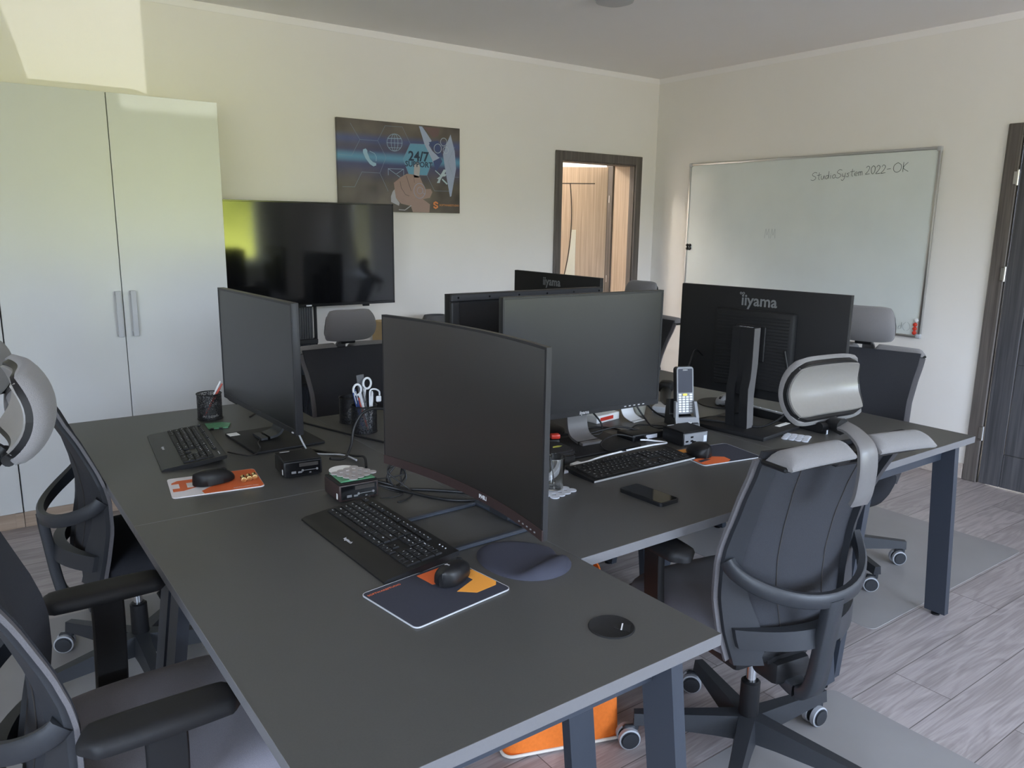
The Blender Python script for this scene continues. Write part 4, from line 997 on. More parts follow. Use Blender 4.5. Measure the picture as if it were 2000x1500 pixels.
PW_ = [(-.060, 0), (-.0605, .006), (.058, .040), (.064, .038), (.062, .030), (-.04, 0)]
k4 = keyboard((2.705, 1.845, DT), R_(88), 'pale silver keyboard propped up behind the tall black monitor stand', PW_, (-.052, .0090), R_(16), 'keysilver', 'mousegrey', .0030, .50, legends=False, sc=.95, keys_one=False)
for s in (-1, 1): obj('prop_foot', G().b2((s * .235 - .008, .05, .0), (s * .235 + .008, .062, .033), .002, 1), 'alumatt', k4)
obj('underside', G().b2((-.245, .0615, .002), (.245, .0665, .036), .002, 1), 'matteblk', k4)

# ================================================================== MICE, MATS
def mouse(loc, rz, label, L=.118, Wd=.072, Hh=.042, mat='blkplastic', ergo=0., cordless=True, mark=None):
    t = thing('computer_mouse', label, 'mouse', loc, rz, 'computer mice')
    def fn(u, v):     # u along the length (front at +y), v around the section
        y = -.5 + u; wx = (1 - abs(2 * u - 1.02) ** 2.6) if abs(2 * u - 1.02) < 1 else 0; wx = max(.02, wx) ** .5 * (1 - .16 * u)
        a = pi * v; x = -cos(a) * .5 * wx * Wd; hh = Hh * max(.0, 1 - abs((u - .40) / .62) ** 2.4) ** .62 * (1 - .12 * u)
        zz = .004 + hh * max(0, sin(a)) ** .62 * (1 + ergo * cos(a) * -.35)
        return Vector((x, y * L, zz)), Vector((x * .9, y * L * .97, .0015))
    obj('shell', G().slab(fn, 26, 18), mat, t, 55)
    w = G().cyl((-.004, .030, .029 * Hh / .042), (.004, .030, .029 * Hh / .042), .010, 18); obj('scroll_wheel', w, 'matteblk', t)
    g = G(); g.tube([(0, .012 + .004 * k, .004 + Hh * max(0, 1 - abs(((.012 + .004 * k) / L + .1) / .62) ** 2.4) ** .62 * (1 - .12 * ((.012 + .004 * k) / L + .5)) + .0002) for k in range(4)], .0006, 5); obj('button_gap', g, 'groove', t)
    if mark: obj('maker_mark', G().merge(text_g(mark, .0085, .0001), T(.0, -.026, Hh + .0042) @ RZ(R_(180)) @ RX(R_(0))), 'print', t)
    return t
mouse((.586, 2.290, DT + .0035), R_(-82), 'black mouse lying on the orange and white mouse mat', .122, .075, .043, ergo=.5)
mouse((.832, 1.352, DT + .0035), R_(-58), 'dark mouse lying on the navy mat below the palm rest keyboard', .108, .070, .038, ergo=.6, mark='logi')
mouse((2.018, 1.690, DT + .0035), R_(-18), 'black mouse on the far corner of the orange patterned mat beside the slim keyboard', .112, .074, .042, ergo=.5)
mouse((2.715, 2.150, DT + .006), R_(100), 'grey mouse on a round black mat behind the tall monitor stand', .11, .066, .036, 'mousegrey')
def mat_(loc, rz, w, h, label, base, name='mouse_mat', r=.012):
    t = thing(name, label, 'mouse mat', loc, rz, 'mouse mats')
    obj('sheet', G().prism(rrect(w, h, r), 0, .0028), base, t); return t
def motif(t, polys, m, z=.0028):
    g = G()
    for q in polys: g.prism(q, z, z + .0003)
    return obj('printed_motif', g, m, t)
# orange and white mat: local x from its left short edge (white) to the right
mt = mat_((.590, 2.290, DT), R_(-8), .250, .182, 'orange and white mouse mat on the left desk', 'padwhite')
motif(mt, [[(.002, -.089), (.113, -.089), (.124, -.080), (.124, .080), (.113, .089), (-.02, .089), (-.012, .048), (.004, .048), (.004, -.02), (-.02, -.036), (-.045, -.062), (-.040, -.089)]], 'orange')
motif(mt, [[(-.116, .044), (-.100, .060), (.0, .060), (.0, .030), (-.078, .030), (-.078, -.016), (-.048, -.016), (-.090, -.040), (-.118, -.040), (-.118, -.012), (-.098, -.012), (-.098, .030), (-.118, .030)]], 'orange')
obj('printed_word', G().merge(text_g('SOFTWARESTUDIO', .008, .0001), T(.075, -.074, .0031)), 'padwhite', mt)
# navy mat
mt = mat_((.773, 1.320, DT), R_(8), .250, .190, 'navy mouse mat with orange and amber shapes on the nearest desk', 'padnavy')
e = obj('stitched_edge', G().sweep([Vector((x, y, .0016)) for x, y in rrect(.2505, .1905, .012, 5)], [(-.0008, -.0014), (.0008, -.0014), (.0008, .0014), (-.0008, .0014)], (0, 0, 1), True), 'alumatt', mt)
motif(mt, [[(.012, .030), (.012, .086), (.075, .086), (.075, .046), (.052, .014)]], 'orange')
motif(mt, [[(.085, .062), (.085, .086), (.118, .086), (.1235, .070), (.106, .050)]], 'amber')
motif(mt, [[(.030, -.030), (.058, -.062), (.112, -.062), (.1235, -.050), (.1235, .030), (.108, .036), (.092, .018), (.092, -.010)]], 'amber')
obj('printed_word', G().merge(text_g('SOFTWARESTUDIO', .0095, .0001), T(-.078, .078, .0029)), 'orange', mt)
# mat beside the slim keyboard
mt = mat_((2.075, 1.665, DT), R_(-10), .245, .182, 'navy and orange mouse mat beside the slim keyboard', 'padnavy')
obj('stitched_edge', G().sweep([Vector((x, y, .0016)) for x, y in rrect(.2455, .1825, .012, 5)], [(-.0008, -.0014), (.0008, -.0014), (.0008, .0014), (-.0008, .0014)], (0, 0, 1), True), 'alumatt', mt)
motif(mt, [[(-.118, -.080), (-.108, -.089), (-.02, -.089), (.002, -.074), (.004, -.040), (-.03, -.022), (-.10, -.022), (-.118, -.030)]], 'orange')
motif(mt, [[(-.112, .052), (-.112, .086), (-.05, .086), (-.04, .070), (-.055, .052)]], 'amber')
motif(mt, [[(-.060, -.048), (-.112, -.062), (-.112, -.044), (-.072, -.036)]], 'padnavy', .0031)
# gel wrist mat
def gelf(u, v):
    a = 2 * pi * u; r = v
    x = .118 * cos(a) * (1 + .10 * cos(a)); y = .098 * sin(a) * (1.0 + .02 * cos(a))
    pin = 1 - .20 * math.exp(-((cos(a) + .28) / .22) ** 2) * (1 if sin(a) < 0 else .0)
    x, y = x * r, y * r * pin
    hump = .020 * math.exp(-((x + .088) / .040) ** 4) * (1 - (abs(y) / .105) ** 3 if abs(y) < .105 else 0) * (1 - r ** 8)
    return Vector((x, y, .0045 * (1 - r ** 16) + .001 + max(0, hump))), Vector((x, y, 0))
g = G().slab(gelf, 56, 18)
single('wrist_rest_mat', g, 'gel', 'dark navy gel wrist rest mat right of the curved monitor', 'mouse mat', (1.022, 1.338, DT), R_(102), None, 60)
single('round_mat', G().lathe([(.112, 0), (.113, .002), (.111, .004), (.0001, .0042)], 44), 'matteblk', 'round black mouse mat under the grey mouse', 'mouse mat', (2.73, 2.165, DT))

# ================================================================== MINI COMPUTERS
def mini(loc, rz, label, front):
    w, d, h = .117, .112, .051
    t = thing('mini_computer', label, 'computer', loc, rz, 'black mini computers')
    obj('case', G().b2((-w / 2, -d / 2, .004), (w / 2, d / 2, h), .004, 2), 'bronze' if front == 2 else 'blkplastic', t)
    obj('lid', G().b2((-w / 2 + .001, -d / 2 + .001, h), (w / 2 - .001, d / 2 - .001, h + .004), .002, 1), 'matteblk', t)
    obj('lid_mark', G().box((-.03, .046, h + .0042), (.030, .004, .0005)), 'print', t)
    g = G()
    for sx in (-1, 1):
        for sy in (-1, 1): g.cyl((sx * .045, sy * .042, 0), (sx * .045, sy * .042, .005), .006, 10)
    obj('rubber_foot', g, 'rubber', t)
    p = obj('rear_panel', G().b2((-w / 2 + .006, -d / 2 - .0008, .009), (w / 2 - .006, -d / 2 + .001, h - .004)), 'gloss' if front < 3 else 'termgrey', t)
    q = G()
    if front < 3:
        q.b2((-.036, -d / 2 - .0014, .014), (-.022, -d / 2, .021)); q.b2((-.016, -d / 2 - .0014, .014), (-.004, -d / 2, .019)); q.b2((.0, -d / 2 - .0014, .020), (.040, -d / 2, .0215))
        for x in (-.002, .042): q.merge(G().lathe([(.0022, 0), (.0036, 0), (.0036, .002), (.0022, .002)], 12), T(x, -d / 2, .021) @ RX(pi / 2))
        q.b2((.018, -d / 2 - .0014, .011), (.024, -d / 2, .014)); obj('rear_port', q, 'mousegrey', t)
        obj('air_vent', G().b2((-.012, -d / 2 - .0012, .033), (.046, -d / 2, .044)), 'groove', t)
        obj('side_sticker', G().b2((-w / 2 - .0008, -.045, .010), (-w / 2 + .001, -.037, .026)), 'paper', t)
    else:
        for x, z in ((-.040, .020), (-.018, .034), (-.018, .020)): q.b2((x - .006, -d / 2 - .0014, z - .003), (x + .006, -d / 2, z + .003))
        obj('front_port', q, 'gloss', t); obj('maker_sticker', G().b2((.036, -d / 2 - .0016, .012), (.050, -d / 2, .034)), 'bluegrey', t)
    return t
mini((.833, 2.262, DT), R_(-6), 'black mini computer beside the orange mouse mat', 1)
mini((.880, 1.978, DT), R_(-2), 'brown black mini computer with a scalloped felt coaster lying on top', 2)
mini((2.108, 1.832, DT), R_(-7), 'black mini computer with grey front between the mouse and the cradle', 3)
def coaster(loc, rz, label, m, n=4, r=.0125, grp=None):
    g = G(); k = 0
    for i in range(n):
        for j in range(n):
            x, y = (i - (n - 1) / 2) * r * 1.88, (j - (n - 1) / 2) * r * 1.88
            g.prism(circ(r, 16, x, y), .0004 + .00002 * k, .0030 + .00002 * k); k += 1
    return single('scalloped_coaster', g, m, label, 'coaster', loc, rz, grp)
ZN = DT + .0555
single('green_board', G().b2((-.050, -.048, 0), (.050, .048, .0022), .0006, 1).b2((-.045, -.046, .0022), (-.012, -.040, .0036)), 'pcb', 'thin green board lying on the brown black mini computer', 'circuit board', (.884, 1.980, ZN), R_(-4))
coaster((.892, 1.986, ZN + .0038), R_(20), 'grey felt scalloped coaster on top of the green board', 'feltgrey', 4, .0128)
single('paper_disc', G().prism(circ(.040, 40), 0, .0015), 'paper', 'white paper disc half hidden behind the grey felt coaster', 'paper disc', (.880, 2.032, ZN + .0036), 0)
single('paper_disc', G().prism(circ(.036, 40), 0, .0015), 'paper', 'white disc on the desk behind the left monitor', 'paper disc', (1.012, 3.145, DT), 0)
coaster((1.378, 1.683, DT), R_(12), 'pale grey scalloped coaster under the drinking glass', 'bluegrey', 4, .0140)
coaster((2.500, 1.640, DT), R_(25), 'pale grey scalloped coaster beside the tall monitor stand', 'bluegrey', 4, .0125)
#, (-.02, -.05, .002), (.065, -.01, .002), (.05, .045, .002), (-.045, .04, .002)], [(0, 1, 2, 3, 4)])
gb = thing('green_card', 'green patterned card with dark tabs lying behind the left keyboard', 'card', (.766, 2.958, DT), R_(-18))
obj('card', G().prism([(-.058, -.03), (-.02, -.046), (.055, -.034), (.062, .028), (.03, .048), (-.05, .036)], .001, .005), 'pcb', gb)
for x in (-.03, .0, .03): obj('tab', G().b2((x - .006, -.052, 0), (x + .006, -.040, .006)), 'blkplastic', gb)
for k in range(3):
    g = G().lathe([(.0001, 0), (.0075, 0), (.0075, .002), (.0066, .004), (.0066, .020), (.0078, .022), (.0078, .028), (.005, .0285), (.0001, .0285)], 20)
    g.xf(T(0, 0, .0078) @ RZ(R_(-10)) @ RX(pi / 2))
    tag(obj('brass_fitting', g, 'brass', None, 35, (.664 + .0175 * k, 2.270 + .0035 * k, DT + .0031)), 'small brass threaded fitting beside the black mouse on the orange mat', 'fitting', 'brass fittings')
# ================================================================== CUPS AND PENS
def cup(loc, label, r=.046, h=.10):
    t = thing('pen_cup', label, 'pen cup', loc, 0, 'wire mesh pen cups')
    def wall(u, v): a = 2 * pi * u; return Vector((r * cos(a), r * sin(a), .003 + (h - .003) * v)), Vector(((r - .0008) * cos(a), (r - .0008) * sin(a), .003 + (h - .003) * v))
    obj('mesh_wall', G().slab(wall, 40, 4), 'wire', t, 60)
    for z in (.002, h): obj('rim', G().tube([(r * cos(2 * pi * k / 36), r * sin(2 * pi * k / 36), z) for k in range(36)], .0022, 8, True), 'blkplastic', t, 60)
    obj('bottom', G().prism(circ(r - .001, 32), .0005, .0022), 'matteblk', t); return t
def pen(p0, p1, m, label, grp=None, r=.0045, tip='alumatt'):
    p0, p1 = Vector(p0), Vector(p1); d = (p1 - p0); L = d.length
    t = thing('pen', label, 'pen', p0, 0, grp); mt = d.to_track_quat('Z', 'Y').to_matrix().to_4x4()
    obj('barrel', G().lathe([(.0008, .0), (.003, .012), (r, .018), (r, L - .02), (r * .8, L - .018), (r * .7, L)], 12, (0, 0, 0), mt), m, t)
    obj('clip', G().box((r + .0012, 0, L - .024), (.0016, .003, .036)).xf(mt), tip, t); return t
cx, cyy = .795, 3.098
cup((cx, cyy, DT), 'black wire mesh pen cup at the cabinet end of the left desk')
pen((cx - .030, cyy - .012, DT + .006), (cx + .050, cyy - .010, DT + .135), 'penred', 'dark red pen leaning in the pen cup near the cabinets', 'pens in the left pen cup')
pen((cx - .022, cyy + .004, DT + .006), (cx + .048, cyy + .006, DT + .142), 'white', 'white topped pen leaning in the pen cup near the cabinets', 'pens in the left pen cup')
single('paper_roll', G().tube([(.028 * cos(a), .028 * sin(a) , .0) for a in [R_(200 + 14 * k) for k in range(11)]], .0055, 8).xf(T(0, 0, .010)), 'paper', 'curled pale strip inside the pen cup near the cabinets', 'paper strip', (cx, cyy, DT + .002))
cx, cyy = 1.212, 2.592
cup((cx, cyy, DT), 'wire mesh pen cup full of pens and scissors behind the curved monitor', .047, .10)
sz = DT + .006
for i, (dx, dy, ex, ey, L, m, lab) in enumerate(((-.026, 0, -.040, .002, .150, 'penblue', 'dark blue pen in the cup of scissors'), (-.016, .010, -.028, .012, .160, 'penblue', 'second dark blue pen leaning left in the cup of scissors'), (.0, -.016, -.020, -.014, .155, 'white', 'white pen in the cup of scissors'), (.012, .004, .0, .004, .168, 'clear', 'clear barrelled pen in the cup of scissors'), (.026, -.004, .030, -.010, .150, 'white', 'white pen leaning right in the cup of scissors'), (-.006, -.026, -.030, -.024, .135, 'penred', 'red pen low in the cup of scissors'))):
    pen((cx + dx * .6 + .012, cyy + dy * .6, sz), (cx + ex, cyy + ey, DT + L), m, lab, 'pens in the cup of scissors', .0042)
s = thing('scissors', 'white handled scissors standing in the pen cup behind the curved monitor', 'scissors', (cx, cyy, DT))
for sgn, hx, hz in ((-1, -.020, .158), (1, .020, .178)):
    g = G(); rr = .017
    g.tube([(hx + rr * cos(a) * .92, .010, hz + rr * 1.18 * sin(a)) for a in [2 * pi * k / 22 for k in range(22)]], .0042, 8, True); g.tube([(hx * .6, .010, hz - .020), (hx * .2, .010, .10)], .004, 8); obj('handle', g, 'white', s, 60)
    obj('blade', G().prism([(-.005, .008), (.005, .008), (.006, .105), (-.006, .105)], .0, .0016, T(hx * -.3, .012 + .002 * sgn, 0) @ RX(pi / 2)), 'alu', s)
single('ruler', G().b2((-.014, -.0012, 0), (.014, .0012, .205), .0005, 1).xf(RY(R_(-6))), 'clear', 'clear plastic ruler standing tall in the cup of scissors', 'ruler', (cx + .022, cyy + .026, DT + .005), R_(-8))
g = G().tube([(0, 0, .0), (.0, 0, .12), (.004, 0, .148), (.022, 0, .150), (.038, 0, .140), (.040, 0, .125)], .0032, 8, smooth=5).box((.036, 0, .112), (.020, .010, .022), .003, 1); single('usb_lead', g, 'cablewhite', 'short white lead hooked over the cup of scissors', 'cable', (cx + .022, cyy - .006, DT + .006))
cx, cyy = 1.232, 2.752
cup((cx, cyy, DT), 'emptier wire mesh pen cup behind the cup of scissors', .044, .098)
g = G().lathe([(.027 * sin(pi * k / 14) + .0001, -.027 * cos(pi * k / 14)) for k in range(15)], 24); single('grey_ball', g, 'feltgrey', 'grey fuzzy ball inside the emptier pen cup', 'ball', (cx + .008, cyy - .01, DT + .032), 0, None, 70)

# ================================================================== MIDDLE DESK CLUTTER
# smartphone
ph = thing('smartphone', 'black smartphone lying on the middle desk edge near the swivel chair', 'smartphone', (1.577, 1.492, DT), R_(2))
obj('body', G().prism(rrect(.078, .164, .011), .0, .0105), 'blkplastic', ph); obj('screen', G().prism(rrect(.072, .155, .008), .0105, .0111), 'tvscreen', ph)
obj('side_button', G().b2((.0385, .02, .004), (.0400, .05, .007)), 'gloss', ph)
# glass
g = G().lathe([(.0001, .004), (.029, .004), (.031, .008), (.0345, .095), (.0365, .0955), (.0372, .094), (.0335, .002), (.031, 0), (.0001, 0)], 40); gl_ = single('drinking_glass', g, 'glass', 'clear drinking glass on a scalloped coaster right of the curved monitor', 'glass', (1.388, 1.700, DT + .0034), 0, None, 50)
single('teaspoon', G().tube([(.02, 0, .006), (-.012, .0, .085), (-.02, 0, .104)], .0018, 8).box((.021, 0, .009), (.012, .002, .014), .004, 2), 'chrome', 'slim teaspoon standing in the drinking glass', 'spoon', (1.388, 1.700, DT + .0045), R_(30))
# soft case with mark, torch-like tester on it
cs = thing('zip_case', 'black zip case with a small yellow mark beside the middle monitor stand', 'case', (1.548, 1.925, DT), R_(-4))
obj('body', G().prism(rrect(.160, .135, .03), .0, .022).prism(rrect(.158, .133, .03), .022, .040).prism(rrect(.146, .121, .027), .040, .045), 'blkcloth', cs); obj('zip', G().tube([Vector((x, y, .030)) for x, y in rrect(.1605, .1355, .030, 6)], .0022, 6, True), 'gloss', cs)
obj('printed_mark', G().prism([(-.02, -.006), (.004, -.008), (.022, 0), (.01, .008), (-.012, .006)], .045, .0454, T(.035, -.005, 0)), 'olive', cs)
tt = thing('label_tester', 'small black and red hand tool lying behind the zip case', 'tool', (1.640, 2.045, DT), R_(-20))
obj('body', G().b2((-.05, -.02, 0), (.045, .02, .034), .008, 2), 'blkplastic', tt); obj('red_cap', G().box((.03, -.004, .042), (.034, .026, .018), .006, 2), 'red', tt); obj('ring', G().cyl((-.051, 0, .017), (-.040, 0, .017), .014, 18), 'alumatt', tt)
# white charger, paper strip, hub
single('white_adapter', G().box((0, 0, .006), (.042, .034, .012), .004, 2), 'white', 'small flat white adapter at the end of the white cable', 'adapter', (1.592, 1.822, DT), R_(12))
single('paper_strip', G().box((0, 0, .004), (.115, .014, .0075), .001, 1), 'bluegrey', 'pale narrow strip between the glass and the slim keyboard', 'strip', (1.468, 1.792, DT), R_(2))
hb = thing('docking_hub', 'flat black hub with a lit silver socket row behind the slim keyboard', 'hub', (2.018, 1.966, DT), R_(-4))
obj('body', G().b2((-.075, -.045, .0), (.075, .045, .026), .004, 2), 'blkplastic', hb); obj('socket_row', G().b2((-.012, -.0462, .006), (.040, -.044, .020)), 'bluegrey', hb)
obj('side_socket', G().b2((-.066, -.0462, .005), (-.022, -.044, .022)), 'gloss', hb); obj('plug', G().box((-.030, -.056, .012), (.014, .024, .012), .003, 1), 'matteblk', hb)
wbx = thing('sticky_note_box', 'white box with pink print behind the middle monitor', 'box', (2.075, 2.250, DT), R_(8))
obj('carton', G().b2((-.07, -.045, 0), (.07, .045, .030), .002, 1), 'paper', wbx); obj('printed_band', G().b2((-.05, -.0456, .008), (.03, -.0446, .022)), 'red', wbx)
g = G().sweep(catmull([Vector(q) for q in ((0, .02, .10), (0, .012, .05), (0, -.005, .018), (0, -.04, .004), (0, -.06, .002))], 5), [(-.034, -.0012), (.034, -.0012), (.034, .0012), (-.034, .0012)], (0, 1, .1))
single('curved_white_stand', g, 'white', 'curved white plate standing behind the lower edge of the middle monitor', 'stand', (2.180, 2.195, DT), R_(4))
g = G().lathe([(.0001, .003), (.020, .003), (.029, .062), (.031, .064), (.031, .060), (.022, 0), (.0001, 0)], 28); single('small_tumbler', g, 'frost', 'small pale tumbler behind the lower right corner of the middle monitor', 'tumbler', (2.270, 2.225, DT), 0)
# handheld terminal in its cradle
cr = thing('charging_cradle', 'grey and black charging cradle holding the handheld terminal', 'cradle', (2.268, 1.992, DT), R_(-24))
g = G().prism([(-.070, 0), (.070, 0), (.068, .03), (.060, .098), (.030, .105), (.024, .044), (-.064, .026)], -.042, .042, Matrix(((0, 0, 1, 0), (1, 0, 0, 0), (0, 1, 0, 0), (0, 0, 0, 1)))); obj('body', g, 'blkplastic', cr, 40)
# = (-.5 + u) * (.094 - .022 * v); z = .002 + .112 * v; return Vector((x, -.062 + .030 * v, z)), Vector((x, -.048 + .030 * v, z))
g = G().slab(lambda u, v: (Vector(((-.5 + u) * .096, -.064 + .016 * v, .002 + .045 * v)), Vector(((-.5 + u) * .09, -.044 + .012 * v, .002 + .045 * v))), 6, 4)
for s in (-1, 1): g.slab(lambda u, v, s=s: (Vector((s * (.036 + .012 * u) * (1 - .10 * v), -.050 + .018 * v, .045 + .060 * v)), Vector((s * (.036 + .012 * u) * (1 - .10 * v), -.030 + .016 * v, .045 + .060 * v))), 2, 6)
obj('front_shield', g, 'termgrey', cr, 40)
obj('maker_mark', G().prism([(-.006, -.005), (.002, -.007), (.008, .004), (.0, .003), (-.003, .008)], 0, .0004, T(.006, -.0605, .026) @ RX(R_(72))), 'white', cr)
ht = thing('handheld_terminal', 'upright handheld data terminal with keypad and yellow key', 'handheld terminal', (2.2715, 1.9838, DT + .050), R_(-24))
tl = RX(R_(-9))
obj('body', G().prism(rrect(.072, .185, .012), -.018, .006, T(0, 0, .0925) @ RX(pi / 2)).xf(tl), 'blkplastic', ht)
obj('front_cover', G().prism(rrect(.068, .180, .010), .006, .011, T(0, 0, .0925) @ RX(pi / 2)).xf(tl), 'termgrey', ht)
obj('screen', G().prism(rrect(.058, .092, .003), .011, .0116, T(0, 0, .130) @ RX(pi / 2)).xf(tl), 'navyglass', ht)
obj('maker_badge', G().merge(text_g('ZEBRA', .007, .0001), T(0, -.0118, .171) @ RX(pi / 2)).xf(tl), 'print', ht)
obj('scan_key', G().prism(rrect(.018, .009, .004), .011, .0135, T(-.002, 0, .0765) @ RX(pi / 2)).xf(tl), 'yellow', ht)
k0 = None
for r in range(8):
    for c in range(4):
        if r == 0 and c in (1, 2): continue
        m = tl @ T(-.0225 + .015 * c, -.011, .0765 - .0092 * r)
        if k0 is None: k0 = obj('keypad_key', G().prism(rrect(.011, .0062, .002), 0, .002, RX(pi / 2)), 'white', ht); o = k0
        else: o = bpy.data.objects.new('keypad_key', k0.data); C.objects.link(o); o.parent = ht
        o.matrix_basis = m
# barcode gun behind it
sg = thing('barcode_scanner', 'black pistol barcode scanner lying behind the charging cradle', 'scanner', (2.510, 2.305, DT), R_(35))
obj('grip', G().tube([(-.14, -.03, .018), (-.07, -.01, .026), (0, 0, .040), (.05, .004, .058)], [.016, .020, .024, .026], 12, smooth=4), 'blkplastic', sg, 60); obj('head', G().box((.055, .006, .066), (.075, .062, .05), .016, 3), 'matteblk', sg, 50); obj('cover_strip', G().box((-.07, -.028, .010), (.10, .012, .012), .003, 1), 'alumatt', sg)
single('grey_card_stack', G().box((0, 0, .013), (.10, .075, .026), .002, 1), 'alumatt', 'grey box behind the charging cradle beside the barcode scanner', 'box', (2.405, 2.215, DT), R_(30))
# orange felt bag under the desks
bg = thing('felt_bag', 'orange felt bag with cream piping on the floor under the middle desk', 'bag', (1.368, 1.640, 0), R_(-19))
def bagf(u, v):
    a = 2 * pi * u; sx = (abs(cos(a)) ** .35) * (1 if cos(a) > 0 else -1); sy = (abs(sin(a)) ** .35) * (1 if sin(a) > 0 else -1)
    k = 1 - .08 * v + .02 * sin(3 * a) * v
    return Vector((.185 * sx * k, .105 * sy * k * (1 - .25 * v), .006 + .44 * v)), Vector((.181 * sx * k, .101 * sy * k * (1 - .25 * v), .010 + .43 * v))
obj('sack', G().slab(bagf, 56, 8), 'felt', bg, 50); obj('bottom', G().prism(rrect(.366, .206, .03), .004, .012), 'felt', bg)
obj('piping', G().tube([Vector((x, y, .008)) for x, y in rrect(.372, .212, .028, 5)], .005, 8, True), 'piping', bg, 60)
for s in (-1, 1): obj('handle', G().sweep(catmull([Vector((.0, s * .082, .43)), Vector((.01, s * .07, .52)), Vector((.05, s * .045, .585)), Vector((.095, s * .06, .55)), Vector((.11, s * .082, .43))], 6), [(-.002, -.026), (.002, -.026), (.002, .026), (-.002, .026)], (0, 1, 0)), 'felt', bg, 50)
# ================================================================== CABLES
def cable(pts, r, m, label, grp='black cables on the desks'):
    p0 = Vector(pts[0]); return tag(obj('cable', G().tube([Vector(p) - p0 for p in pts], r, 8, smooth=7), m, None, 60, p0), label, 'cable', grp)
z = DT + .004
cable([(.930, 2.245, DT + .030), (.985, 2.262, DT + .018), (1.020, 2.285, DT + .05), (1.040, 2.300, DT + .105), (1.075, 2.290, DT + .155), (1.125, 2.235, DT + .165), (1.165, 2.150, DT + .120), (1.19, 2.05, DT + .03), (1.205, 1.98, z)], .0046, 'rubber', 'thick black cable arching up between the left mini computer and the curved monitor')
cable([(.905, 2.315, DT + .008), (.925, 2.48, z), (.99, 2.38, z + .001), (1.03, 2.28, z + .01), (1.035, 2.22, z + .02), (1.02, 2.175, z)], .0042, 'rubber', 'black cable running along the right edge of the left monitor base')
cable([(.860, 2.345, DT + .12), (.905, 2.37, DT + .03), (.95, 2.40, z), (1.01, 2.33, z + .004), (1.022, 2.25, z + .004)], .003, 'alumatt', 'pale cable dropping from the left monitor to the desk')
cable([(.925, 3.02, z), (1.00, 3.06, DT + .012), (1.06, 2.86, z), (1.14, 2.58, z), (1.22, 2.36, z), (1.30, 2.2, z), (1.35, 2.12, z)], .0036, 'rubber', 'thin black cable crossing the left desk seam behind the left monitor')
cable([(.705, 2.56, DT + .010), (.76, 2.50, z), (.80, 2.52, DT + .016), (.82, 2.60, DT + .016), (.86, 2.66, DT + .02)], .0022, 'rubber', 'thin black cable from the left keyboard across the monitor base')
cable([(.945, 1.985, DT + .030), (.985, 1.96, DT + .018), (1.02, 1.93, z), (1.08, 1.88, z), (1.16, 1.80, z), (1.24, 1.72, z), (1.28, 1.65, z)], .0050, 'rubber', 'upper thick black cable leading behind the curved monitor')
cable([(.945, 1.970, DT + .022), (.99, 1.94, DT + .010), (1.02, 1.90, z), (1.055, 1.82, z), (1.10, 1.76, z), (1.18, 1.71, z), (1.24, 1.66, z)], .0050, 'rubber', 'lower thick black cable leading behind the curved monitor')
coil = []
for k in range(46):
    a = k * .62; coil.append((1.010 + .026 * cos(a) * (1 + .2 * sin(k * 1.7)), 1.955 + .012 * sin(a * 1.3), DT + .040 + .034 * sin(a) + .002 * sin(k)))
cable([(.945, 1.995, DT + .036), (.975, 1.985, DT + .028)] + coil + [(1.03, 1.90, z), (.99, 1.85, z), (.955, 1.84, z)], .0022, 'rubber', 'bundled thin black cable coiled beside the brown black mini computer')
cable([(.950, 1.955, DT + .020), (.99, 1.93, z), (1.0, 1.895, z), (.96, 1.885, z), (.93, 1.90, z)], .0020, 'rubber', 'thin black wire looping on the desk below the coiled cable')
cable([(1.960, 1.908, DT + .012), (1.985, 1.900, DT + .010), (2.020, 1.885, z), (2.036, 1.860, z), (2.015, 1.838, DT + .008), (1.93, 1.828, DT + .016), (1.80, 1.826, DT + .017), (1.70, 1.822, DT + .016), (1.64, 1.822, DT + .010), (1.612, 1.826, DT + .008)], .0032, 'cablewhite', 'white cable winding behind the slim keyboard to the flat adapter', None)
cable([(1.950, 1.925, DT + .018), (1.88, 1.95, DT + .034), (1.79, 1.93, DT + .022), (1.765, 1.87, DT + .0135), (1.80, 1.815, DT + .022)], .0030, 'rubber', 'black cable looping down over the middle monitor base to the slim keyboard')
cable([(2.02, 1.98, DT + .024), (1.96, 2.02, DT + .036), (1.88, 2.035, DT + .030), (1.80, 2.045, DT + .022), (1.745, 2.08, DT + .025), (1.74, 2.12, z)], .0036, 'rubber', 'black cable lying over the back of the middle monitor stand')
cable([(1.86, 2.06, DT + .10), (1.90, 2.05, DT + .05), (1.875, 2.03, DT + .02), (1.80, 2.06, DT + .02), (1.84, 2.12, z), (1.95, 2.16, z), (2.01, 2.11, z), (2.015, 2.05, z)], .0036, 'rubber', 'black cable hanging behind the middle monitor near the white box')
cable([(2.095, 2.08, DT + .10), (2.12, 2.05, DT + .045), (2.10, 1.98, DT + .022), (2.11, 1.925, DT + .030), (2.105, 1.888, DT + .030)], .0036, 'rubber', 'black cable dropping from the middle monitor to the grey fronted mini computer')
cable([(2.18, 2.10, DT + .08), (2.24, 2.10, DT + .035), (2.30, 2.08, z), (2.29, 2.055, z)], .0036, 'rubber', 'black cable from the right corner of the middle monitor to the cradle')
cable([(2.06, 2.06, z), (2.13, 2.09, z), (2.19, 2.04, z), (2.195, 2.00, DT + .010), (2.21, 2.005, DT + .012)], .0030, 'rubber', 'thin black cable curling on the desk left of the cradle')
cable([(2.345, 2.01, DT + .012), (2.42, 2.03, z), (2.47, 1.98, DT + .018), (2.50, 1.93, DT + .018), (2.64, 2.02, DT + .006), (2.665, 2.14, DT + .01)], .0024, 'rubber', 'thin mouse cable running from the grey mouse past the tall stand')
